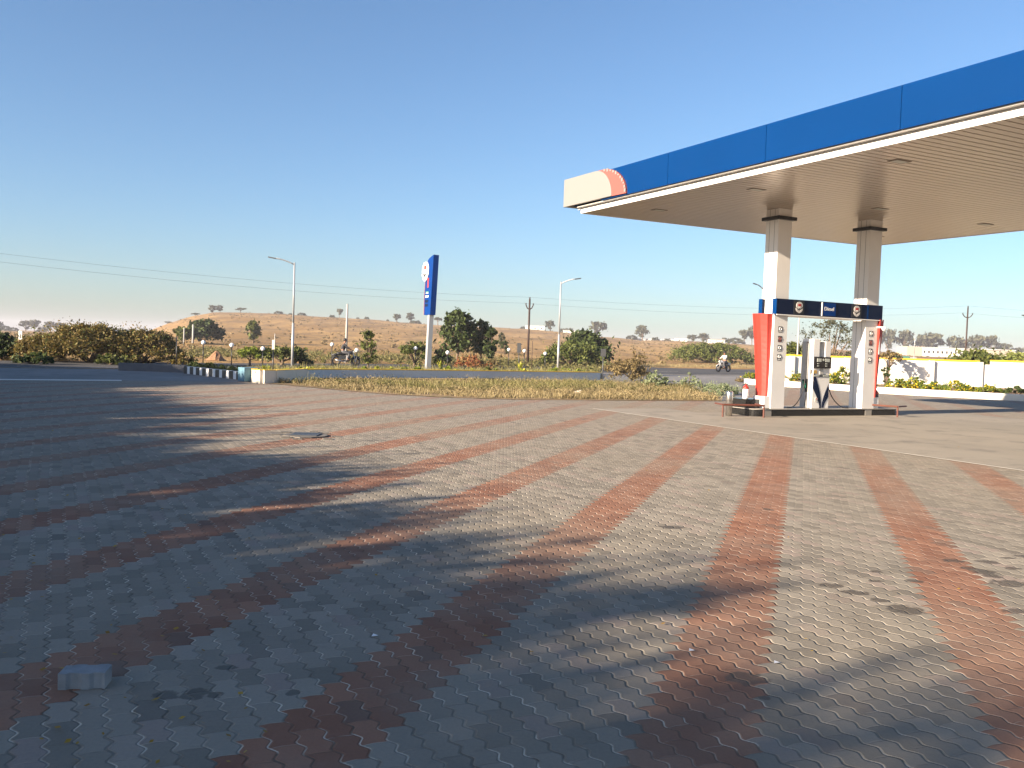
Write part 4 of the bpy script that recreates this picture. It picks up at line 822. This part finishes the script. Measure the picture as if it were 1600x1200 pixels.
for i, (x, w_, h_) in enumerate([(1362, 24, 24), (1386, 28, 27), (1411, 28, 27), (1452, 42, 25), (1438, 22, 20), (1490, 27, 21), (1524, 28, 24), (1546, 24, 23), (1569, 22, 14), (1592, 14, 10), (1505, 18, 14)]):
    far_tree(x, RC + 8, w_, h_ + 6, 0 if i % 3 else 3, 'l_far', 'grey green tree of the row behind the long building, ' + ('partly behind the right column', 'second in the row', 'third in the row', 'the broadest', 'between third and broadest', 'left of the power pole', 'right of the power pole', 'right of it over the building', 'smaller one near the end', 'smallest at the right edge', 'low one behind the power pole')[i], 'trees behind the long building')
# scrub tufts on the slopes
rng = np.random.default_rng(77); cs, rs = [], []
while len(cs) < 1400:
    az = rng.uniform(-32, 32); r_ = 95 + 460 * rng.random() ** .8; P = Vector((math.sin(R(az)) * r_, math.cos(R(az)) * r_, 0))
    if P.y < 100: continue
    cs.append((P.x, P.y, gz(P) + .15)); rs.append(.3 + .9 * rng.random() ** 2)
V_, F_ = leaves(rng, cs, rs, 42000, .2, .5); sc_ = np_mesh('hill_scrub', V_, F_, M['l_brown']); tag(sc_, 'low dry scrub tufts scattered over the tan slopes', 'scrub', kind='stuff')
# mid ground roadside undergrowth behind the garden
cs, rs = [], []
while len(cs) < 520:
    x = rng.uniform(296, 960); Y = rng.uniform(62, 100); P = col_at(x, Y); cs.append((P.x, P.y, .12)); rs.append(.2 + .6 * rng.random())
V_, F_ = leaves(rng, cs, rs, 42000, .075, .6); q = np_mesh('roadside_undergrowth', V_, F_, M['l_under']); tag(q, 'mixed low green weeds growing across the road behind the planter', 'weeds', kind='stuff')

# grass
def inside(p, poly):
    c = False; j = len(poly) - 1
    for i in range(len(poly)):
        if (poly[i].y > p.y) != (poly[j].y > p.y) and p.x < (poly[j].x - poly[i].x) * (p.y - poly[i].y) / (poly[j].y - poly[i].y) + poly[i].x: c = not c
        j = i
    return c
def grass(name, poly, n, hmin, hmax, m, label, seed, clump=.35, z=0.0):
    rg = random.Random(seed); xs = [p.x for p in poly]; ys = [p.y for p in poly]; V_, F_ = [], []
    while len(F_) < n:
        c = Vector((rg.uniform(min(xs), max(xs)), rg.uniform(min(ys), max(ys)), 0))
        if not inside(c, poly) or math.sin(c.x * 1.7 + seed) * math.sin(c.y * 2.1 + seed * 2) + .6 * math.sin(c.x * .6 - c.y * .9) < rg.uniform(-1.3, .35): continue
        hh = rg.uniform(hmin, hmax) * (.55 + .9 * rg.random() ** 2)
        for _ in range(14):
            p = c + Vector((rg.gauss(0, clump * .5), rg.gauss(0, clump * .5), z)); 
            if not inside(p, poly): continue
            t = rg.uniform(0, 6.28); h_ = hh * rg.uniform(.5, 1.1); wv = Vector((math.cos(t), math.sin(t), 0)) * .009; ln = Vector((rg.gauss(0, .45), rg.gauss(0, .45), 0)) * h_
            i = len(V_); V_ += [p - wv, p + wv, p + ln + Vector((0, 0, h_)) + wv * .6, p + ln + Vector((0, 0, h_)) - wv * .6]; F_.append((i, i + 1, i + 2, i + 3))
    o = np_mesh(name, np.array([tuple(v) for v in V_]), np.array(F_), M[m]); tag(o, label, 'grass', kind='stuff'); return o
gp = [at(420, 597.6), at(470, 603), at(560, 611), at(640, 617.5), at(760, 622.5), at(960, 625), at(1130, 626), at(1100, 615), at(1050, 604), at(945, 599), at(925, 597.5), at(700, 597), at(500, 597)]
grass('dry_grass', gp, 42000, .05, .20, 'g_dry', 'dry straw coloured grass between the paving and the planter wall', 5)
grass('green_weeds', [at(430, 598.5), at(700, 600.5), at(930, 600.5), at(960, 604), at(900, 612), at(680, 612), at(560, 604)], 16000, .08, .28, 'g_green', 'patches of greener weeds within the dry grass', 6)
grass('garden_grass', [at(384, 579), at(560, 579), at(936, 584), at(936, 591), at(420, 591), at(388, 588)], 26000, .07, .30, 'g_green', 'green grass and weeds growing in the planter bed', 7, z=.1)
grass('verge_grass', [at(0, 560), at(290, 565), at(290, 567), at(0, 563)], 4000, .1, .3, 'g_dry', 'dry grass along the far edge of the road on the left', 8)
grass('far_verge_grass', [at(940, 569.5), at(1180, 572), at(1180, 576), at(940, 572.5)], 6000, .1, .35, 'g_dry', 'dry grass on the far verge of the road below the flat bush', 9)
def tufts(name, poly, n, rmin, rmax, nl, leaf, m, label, seed, z=.02, kind='weeds'):
    rg_ = np.random.default_rng(seed); xs = [p.x for p in poly]; ys = [p.y for p in poly]; cs, rs = [], []
    while len(cs) < n:
        P = Vector((rg_.uniform(min(xs), max(xs)), rg_.uniform(min(ys), max(ys)), 0))
        if inside(P, poly): r_ = rmin + (rmax - rmin) * rg_.random() ** 2; cs.append((P.x, P.y, z + r_ * .45)); rs.append(r_)
    V_, F_ = leaves(rg_, cs, rs, nl, leaf, .7); V_[:, 2] = np.maximum(V_[:, 2], z); o = np_mesh(name, V_, F_, M[m]); tag(o, label, kind, kind='stuff')
tufts('straw_tufts', gp, 420, .10, .30, 60000, .019, 'l_straw', 'fuzzy dry straw tufts within the grass strip', 41)
tufts('green_tufts', [at(430, 598.5), at(700, 600.5), at(930, 600.5), at(1060, 606), at(1110, 618), at(900, 614), at(680, 613), at(560, 605)], 190, .12, .40, 40000, .021, 'l_under', 'scattered dull green weed tufts within the grass strip', 42)
tufts('driveway_weeds', [at(1050, 603), at(1130, 604), at(1165, 612), at(1150, 624), at(1110, 625), at(1090, 614)], 40, .1, .3, 7000, .028, 'l_sage', 'thin grey green weeds beside the exit driveway', 43)
# fallen leaves
rg = random.Random(12); V_, F_ = [], []
for i in range(130):
    P = at(rg.uniform(-40, 420) if rg.random() < .8 else rg.uniform(0, 1500), 640 + 560 * rg.random() ** 1.0); t = rg.uniform(0, 6.28); s_ = rg.uniform(.009, .02)
    u = Vector((math.cos(t), math.sin(t), rg.uniform(-.3, .3))) * s_; v = Vector((-math.sin(t), math.cos(t), rg.uniform(-.5, .5))) * s_ * .6; c = P + Vector((0, 0, .012)); j = len(V_)
    V_ += [c - u, c + v, c + u, c - v]; F_.append((j, j + 1, j + 2, j + 3))
q = np_mesh('fallen_leaves', np.array([tuple(v) for v in V_]), np.array(F_), M['l_fallen']); tag(q, 'small yellow fallen leaves scattered on the shaded paving', 'leaves', kind='stuff')

# ---------------------------------------------------------------- buildings far off
def building(x0, x1, Y, ytop, m, label, cat='building', roof=None, windows=0, wx=(0, 1), depth=8, zb=None):
    A_ = col_at(x0, Y); B_ = col_at(x1, Y); z0 = min(gz(A_), gz(B_)) - .5 if zb is None else zb; H = h_at(A_, x0, ytop) - z0; H2 = h_at(B_, x1, ytop + (x1 - x0) * .0333) - z0; H = (H + H2) / 2
    W_ = (B_ - A_).length; e = empty('building', Vector((A_.x, A_.y, z0)), label, cat)
    MB().box(0, W_, 0, depth, 0, H).build('wall', m, e)
    if roof: MB().box(-.3, W_ + .3, -.4, depth + .3, H + .005, H + .3).build('roof', roof, e)
    for i in range(windows):
        t = wx[0] + (wx[1] - wx[0]) * (i + .5) / windows; c = W_ * t; f = MB().box(c - .55, c + .55, -.05, -.004, H * .42, H * .72).build('window', M['bwhite'], e); MB().box(c - .42, c + .42, -.06, -.051, H * .44, H * .70).build('pane', M['dwin'], f)
    return e
building(820, 850, RC - 12, 508.5, M['bwhite'], 'low white building on the crest beside the power pole', windows=3)
building(880, 897, RC - 16, 516, M['bwhite'], 'small white shed on the crest right of the middle lamp', roof=M['broof'])
building(898, 909, RC - 16, 518, M['bbrown'], 'small brown shed joined to the white shed on the crest')
building(987, 1054, RC - 4, 528.5, M['bwhite'], 'long low white wall behind the tall round tree')
building(1057, 1073, RC - 10, 528.5, M['bwhite'], 'small pale hut left of the two rounded trees', windows=2)
building(1107, 1132, RC - 10, 530, M['bwhite'], 'white shed right of the two rounded trees', roof=M['broof'])
building(1417, 1440, 430, 541, M['bbrown'], 'plain windowless end block of the long building', roof=None, depth=12)
building(1440.3, 1510, 430, 543, M['bwhite'], 'long pale building with a row of dark windows beyond the white wall', roof=M['bwhite'], windows=10, depth=10)
building(1510.5, 1585, 430, 545.5, M['bbrown'], 'long low plain wing right of the power pole', roof=M['bwhite'], windows=4, wx=(0, .4), depth=10)
building(1405, 1421, 300, 556, M['bgreen'], 'small green metal shed beyond the white wall', depth=4)
building(1422, 1432, 300, 558, M['broof'], 'small grey lean to beside the green shed', depth=4)
# termite mound
P = at(337 + 0, 0 + 563); P = at(338, 563); s_ = P.y / F_PX; k = MB(); k.lathe((0, 0, 0), [(.62, 0), (.5, .12), (.3, .35), (.2, .5), (.06, .62)], 14); rq = random.Random(2)
k.v = [(v[0] * (1 + rq.uniform(-.18, .18)), v[1] * (1 + rq.uniform(-.18, .18)), v[2]) for v in k.v]; o = k.build('earth_mound', M['mound'], None); o.location = P; tag(o, 'brown pointed earth mound between the two leftmost globe lamps', 'mound')

# ---------------------------------------------------------------- litter and small things on the paving
lbk = MB(); poly = []
for i in range(13): t = i / 12; poly.append((-.1 + .2 * t, -.055 + (.011 if (i // 3) % 2 else -.0)))
for i in range(13): t = i / 12; poly.append((.1 - .2 * t, .055 + (.011 if ((12 - i) // 3) % 2 else -.0)))
lbk.prism((0, 0, 0), (1, 0, 0), (0, 1, 0), (0, 0, 1), poly, .075); o = lbk.build('loose_paver', M['brick'], None, bevel=.003); o.location = at(133, 1071); o.rotation_euler = (0, 0, R(8)); tag(o, 'loose grey paving block lying on the shaded paving at lower left', 'paving block')
mh = empty('manhole', at(478, 681), 'rough grey patched manhole in the middle of the paving', 'manhole')
MB().prism((0, 0, .004), (1, 0, 0), (0, 1, 0), (0, 0, 1), [(.36 * math.cos(t * .524) * (1 + .08 * math.sin(t * 3)), .40 * math.sin(t * .524) * (1 + .1 * math.cos(t * 2))) for t in range(12)], .016).build('cement_patch', M['mud'], mh)
MB().box(-.22, .22, -.22, .22, .021, .034).build('cover', M['dgrey'], mh)
for i in range(8): t = i / 8 * 6.28; a_ = MB().obox((.50 * math.cos(t + .3 * (i % 2)), .58 * math.sin(t), .008), (.07, .02, 0), (-.015, .045, 0), (0, 0, .006 + .005 * (i % 3))).build('broken_block', M['mud'], mh)
for x, y, lab in ((586, 995, 'in the shade'), (1214, 1037, 'beside the red stripe'), (1081, 1018, 'on the red stripe')):
    o = MB().add([(-.018, -.012, .006), (.018, -.01, .012), (.016, .014, .004), (-.012, .012, .014)], [(0, 1, 2), (0, 2, 3)]).build('paper_scrap', M['white'], None); o.location = at(x, y); tag(o, 'tiny white scrap of paper on the paving ' + lab, 'litter')
o = MB().obox((0, 0, .06), (.1, .03, .02), (-.02, .08, 0), (0, .01, .05)).build('pale_stone', M['cream'], None, bevel=.02); o.location = at(903, 615); tag(o, 'small pale stone lying in the dry grass', 'stone')

# ---------------------------------------------------------------- motorbikes and riders
def motorbike(P, rz, label, paint, s=1.0):
    e = empty('motorbike', P, label, 'motorbike', rz); e.scale = (s, s, s)
    for x in (-.64, .66):
        wq = MB().torus((x, 0, .30), (0, 1, 0), .255, .07, 26, 8).build('wheel', M['rubber'], e, True); k = MB(); k.torus((x, 0, .30), (0, 1, 0), .20, .012, 20, 6)
        for j in range(5): t = j * 1.256; k.tube([(x, 0, .30), (x + .2 * math.cos(t), 0, .30 + .2 * math.sin(t))], .012, 5)
        k.tube([(x, -.05, .3), (x, .05, .3)], .045, 8); k.build('rim', M['steel'], wq)
    k = MB(); k.tube([(.45, 0, .92), (.1, 0, .62), (-.05, 0, .35), (-.64, 0, .30)], .03, 6); k.tube([(.1, 0, .62), (-.55, 0, .72), (-.80, 0, .76)], .025, 6); k.tube([(.4, 0, .80), (.25, 0, .35), (-.05, 0, .33)], .022, 6); k.build('frame', M['dgrey'], e)
    k = MB(); 
    for s_ in (-.07, .07): k.tube([(.42, s_, .95), (.66, s_, .30)], .022, 6)
    k.build('front_fork', M['steel'], e)
    k = MB(); k.lathe((.12, 0, .34), [(.12, -.06), (.19, .02), (.18, .14), (.16, .26), (.15, .34), (.09, .42)], 10); k.obox((-.25, 0, .52), (.2, 0, .03), (0, .12, 0), (-.02, 0, .13)); k.build('engine', M['dgrey'], e)
    k = MB(); pr = [(.02, .72, .06), (.10, .80, .11), (.25, .86, .13), (.38, .86, .11), (.46, .80, .05)]; k.tube([(p[0], 0, p[1]) for p in pr], [p[2] for p in pr], 12); k.build('tank', paint, e, True)
    k = MB(); pr = [(-.62, .80, .05), (-.45, .80, .10), (-.2, .78, .11), (.02, .76, .07)]; k.tube([(p[0], 0, p[1]) for p in pr], [p[2] for p in pr], 10); k.build('seat', M['rubber'], e, True)
    k = MB(); k.tube([(-.55, 0, .70), (-.78, 0, .72), (-.92, 0, .66)], [.09, .07, .04], 8); k.build('tail', paint, e, True)
    k = MB(); k.tube([(.36, -.33, 1.05), (.42, -.2, 1.04), (.47, 0, .97), (.42, .2, 1.04), (.36, .33, 1.05)], .016, 6); k.build('handlebar', M['dgrey'], e)
    k = MB(); k.lathe((0, 0, 0), [(.04, -.08), (.09, -.02), (.10, .03)], 12); k = k.build('headlight', M['lcd'], e, True); k.rotation_euler = (0, R(85), 0); k.location = (.55, 0, .90)
    k = MB(); k.tube([(.1, -.12, .34), (-.2, -.15, .27), (-.70, -.16, .36)], [.025, .04, .05], 8); k.build('exhaust', M['steel'], e, True)
    k = MB(); k.torus((.66, 0, .30), (0, 1, 0), .33, .03, 26, 6); keep = [f for f in k.f if sum(k.v[i][2] for i in f) / len(f) > .45]; k.f = keep; k.m = [0] * len(keep); k.build('front_fender', paint, e, True)
    k = MB(); k.torus((-.64, 0, .30), (0, 1, 0), .33, .03, 26, 6); keep = [f for f in k.f if sum(k.v[i][2] for i in f) / len(f) > .42]; k.f = keep; k.m = [0] * len(keep); k.build('rear_fender', M['dgrey'], e, True)
    return e
def skin_obj(name, J, E_, m, parent, lv=2):
    names = list(J); me = bpy.data.meshes.new(name); me.from_pydata([J[n][:3] for n in names], [(names.index(a), names.index(b)) for a, b in E_], []); me.materials.append(m)
    o = bpy.data.objects.new(name, me); COL.objects.link(o); o.parent = parent
    sm = o.modifiers.new('skin', 'SKIN'); sm.use_smooth_shade = True
    for i, n in enumerate(names): r_ = J[n][3]; v = me.skin_vertices[0].data[i]; v.radius = (r_, J[n][4] if len(J[n]) > 4 else r_); v.use_root = (i == 0)
    sb = o.modifiers.new('sub', 'SUBSURF'); sb.levels = lv; sb.render_levels = lv
    return o
def rider(P, rz, label, shirt, s=1.0):
    e = empty('person', P, label, 'person', rz); e.scale = (s, s, s)
    J = {'pelvis': (-.22, 0, .93, .12, .15), 'belly': (-.20, 0, 1.10, .11, .14), 'chest': (-.15, 0, 1.30, .12, .17), 'neck': (-.10, 0, 1.48, .055), 'head0': (-.07, 0, 1.58, .085, .08), 'head1': (-.06, 0, 1.68, .10, .085), 'head2': (-.07, 0, 1.76, .07)}
    E_ = [('pelvis', 'belly'), ('belly', 'chest'), ('chest', 'neck'), ('neck', 'head0'), ('head0', 'head1'), ('head1', 'head2')]
    for sd, q in (('l', 1), ('r', -1)):
        J.update({sd + 'sh': (-.13, .19 * q, 1.40, .06), sd + 'el': (.06, .27 * q, 1.20, .045), sd + 'wr': (.30, .29 * q, 1.09, .032), sd + 'hip': (-.18, .10 * q, .90, .10), sd + 'kn': (.22, .19 * q, .80, .065), sd + 'an': (.06, .19 * q, .42, .042), sd + 'toe': (.22, .20 * q, .37, .035)})
        E_ += [('chest', sd + 'sh'), (sd + 'sh', sd + 'el'), (sd + 'el', sd + 'wr'), ('pelvis', sd + 'hip'), (sd + 'hip', sd + 'kn'), (sd + 'kn', sd + 'an'), (sd + 'an', sd + 'toe')]
        for f_, (dy, ln) in enumerate(((-.03, .07), (-.01, .08), (.01, .075), (.03, .06))):
            J[f'{sd}f{f_}a'] = (.345, (.29 + dy) * q, 1.085, .012); J[f'{sd}f{f_}b'] = (.33 + ln * .7, (.29 + dy) * q, 1.05, .009); J[f'{sd}f{f_}c'] = (.33 + ln * .4, (.29 + dy) * q, 1.02, .008)
            E_ += [(sd + 'wr', f'{sd}f{f_}a'), (f'{sd}f{f_}a', f'{sd}f{f_}b'), (f'{sd}f{f_}b', f'{sd}f{f_}c')]
        J[sd + 'th'] = (.33, (.25) * q, 1.06, .012); J[sd + 'th2'] = (.36, .24 * q, 1.035, .009); E_ += [(sd + 'wr', sd + 'th'), (sd + 'th', sd + 'th2')]
    b = skin_obj('body', J, E_, M['skin'], e)
    T = {'belly': (-.205, 0, 1.02, .14, .17), 'belly2': (-.19, 0, 1.16, .14, .17), 'chest': (-.15, 0, 1.31, .145, .19), 'neck': (-.115, 0, 1.435, .075)}; TE = [('belly', 'belly2'), ('belly2', 'chest'), ('chest', 'neck')]
    for sd, q in (('l', 1), ('r', -1)): T.update({sd + 'sh': (-.13, .19 * q, 1.39, .08), sd + 'm': (-.03, .235 * q, 1.295, .065), sd + 'el': (.06, .27 * q, 1.20, .058), sd + 'fa': (.2, .28 * q, 1.14, .048)}); TE += [('chest', sd + 'sh'), (sd + 'sh', sd + 'm'), (sd + 'm', sd + 'el'), (sd + 'el', sd + 'fa')]
    skin_obj('shirt', T, TE, shirt, e)
    T = {'pelvis': (-.22, 0, .93, .14, .17), 'waist': (-.21, 0, 1.02, .135, .165)}; TE = [('pelvis', 'waist')]
    for sd, q in (('l', 1), ('r', -1)): T.update({sd + 'hip': (-.16, .10 * q, .90, .115), sd + 'kn': (.22, .19 * q, .80, .08), sd + 'an': (.07, .19 * q, .46, .06)}); TE += [('pelvis', sd + 'hip'), (sd + 'hip', sd + 'kn'), (sd + 'kn', sd + 'an')]
    skin_obj('trousers', T, TE, M['trouser'], e)
    k = MB(); k.lathe((-.085, 0, 1.68), [(.10, -.04), (.108, .03), (.10, .09), (.07, .13), (.02, .15)], 16); k.build('hair', M['hair'], e, True)
    k = MB(); k.obox((.035, 0, 1.655), (.018, 0, 0), (0, .012, 0), (0, 0, .02)); k.build('nose', M['skin'], e, bevel=.006)
    for q in (-1, 1): MB().lathe((.022, .033 * q, 1.69), [(.004, -.008), (.011, 0), (.004, .008)], 8).build('eye', M['hair'], e)
    MB().obox((.022, 0, 1.605), (.008, 0, 0), (0, .022, 0), (0, 0, .004)).build('mouth', M['pole_rust'], e)
    for q in (-1, 1): MB().obox((-.06, .092 * q, 1.665), (.016, 0, 0), (0, .008, 0), (0, 0, .028)).build('ear', M['skin'], e, bevel=.006)
    return e
mp_ = at(1130, 581); rz_ = math.atan2(-.60, -.80)
motorbike(mp_, rz_, 'black and white motorbike ridden on the road in front of the wide flat bush', M['white'], .96)
rider(mp_, rz_, 'person in a pale shirt and dark trousers riding the motorbike on the road', M['shirt'], .96)
mp_ = at(540, 571); rz_ = R(20)
motorbike(mp_, rz_, 'dark motorbike on the road behind the planter, left of the slim young tree', M['dgrey'], .95)
rider(mp_, rz_, 'person in dark clothes riding the dark motorbike behind the planter', M['dshirt'], .95)

# ---------------------------------------------------------------- trees standing behind and left of the camera; they cast the long shade
sd = Vector((math.sin(R(SUN_YAW + 180)), math.cos(R(SUN_YAW + 180)), 0)); CT = 1 / math.tan(R(SUN_EL))
V1, F1, T1 = tree_mesh(None, 6.4, 6.2, .8, 15000, .12, 64, 'round', 'l_dark', 301, .1)
V2, F2, T2 = tree_mesh(None, 6.4, 6.2, 1.6, 3000, .12, 30, 'round', 'l_dark', 302, .15, .8)
shade = {}
EDGE = [(-60, 568), (60, 571), (200, 576), (330, 583), (398, 592), (392, 597), (230, 600), (175, 606), (250, 622), (300, 648), (290, 690), (400, 715), (490, 745), (480, 780), (580, 812), (640, 858), (720, 885), (820, 903)]
TD = Vector((sd.y, -sd.x, 0)); ep = sorted([(at(*e).dot(TD), at(*e).dot(sd)) for e in EDGE]); rs_ = random.Random(8); n_t = 0
places = [(t, float(np.interp(t, [e[0] for e in ep], [e[1] for e in ep])), rs_.uniform(5.6, 7.0), 1, rs_.uniform(5.4, 6.6)) for t in np.arange(ep[0][0] - 1, ep[-1][0] + .5, 2.0)]
places += [(t + 1.0, s_ - 2.6, H * .95, 1, w_) for t, s_, H, dn, w_ in places] + [(t, s_ - 6.5, H * .95, 1, w_) for t, s_, H, dn, w_ in places[::2]]
for (px, py), H, dn, w_ in (((960, 915), 7.4, 0, 5.0), ((1120, 925), 8.2, 0, 4.2), ((500, 1080), 6.5, 1, 4.6), ((820, 1000), 7.8, 0, 4.4), ((1150, 1090), 8.5, 0, 4.5), ((1400, 1190), 8.0, 0, 4.6), ((1560, 1130), 9.5, 0, 4.6), ((300, 1190), 6.5, 1, 4.6)):
    G = at(px, py); places.append((G.dot(TD), G.dot(sd), H, dn, w_))
for i, (t, s_, H, dn, w_) in enumerate(places):
    G = TD * t + sd * (s_ - H * CT * .95); G.z = 0
    e = empty('shade_tree', G, 'leafy tree standing outside the view, left of and behind the viewpoint', 'tree', rz=i * 1.37, group='trees behind the viewpoint'); k = 'd' if dn else 's'
    if k not in shade:
        a_ = np_mesh('crown', *((V1, F1) if dn else (V2, F2)), M['l_dark'], e); b_ = (T1 if dn else T2).build('trunk', M['bark'], e); shade[k] = (a_.data, b_.data)
    else:
        for nm, me in zip(('crown', 'trunk'), shade[k]): q = bpy.data.objects.new(nm, me); COL.objects.link(q); q.parent = e
    e.scale = (w_ / 6.4, w_ / 6.4, H / 6.2)

# ---------------------------------------------------------------- air
hz = MB().box(-2700, 2700, -2700, 2700, -2, 27).build('haze', bpy.data.materials.new('haze_air'), None); hz['kind'] = 'stuff'; tag(hz, 'pale dusty air fading the far hills and trees', 'haze')
hm = hz.data.materials[0]; hm.use_nodes = True; hn = hm.node_tree; hn.nodes.remove(hn.nodes['Principled BSDF'])
pv = hn.nodes.new('ShaderNodeVolumePrincipled'); pv.inputs['Color'].default_value = (.86, .86, .96, 1); pv.inputs['Density'].default_value = .0003; pv.inputs['Anisotropy'].default_value = .0
hn.links.new(pv.outputs[0], hn.nodes['Material Output'].inputs['Volume'])
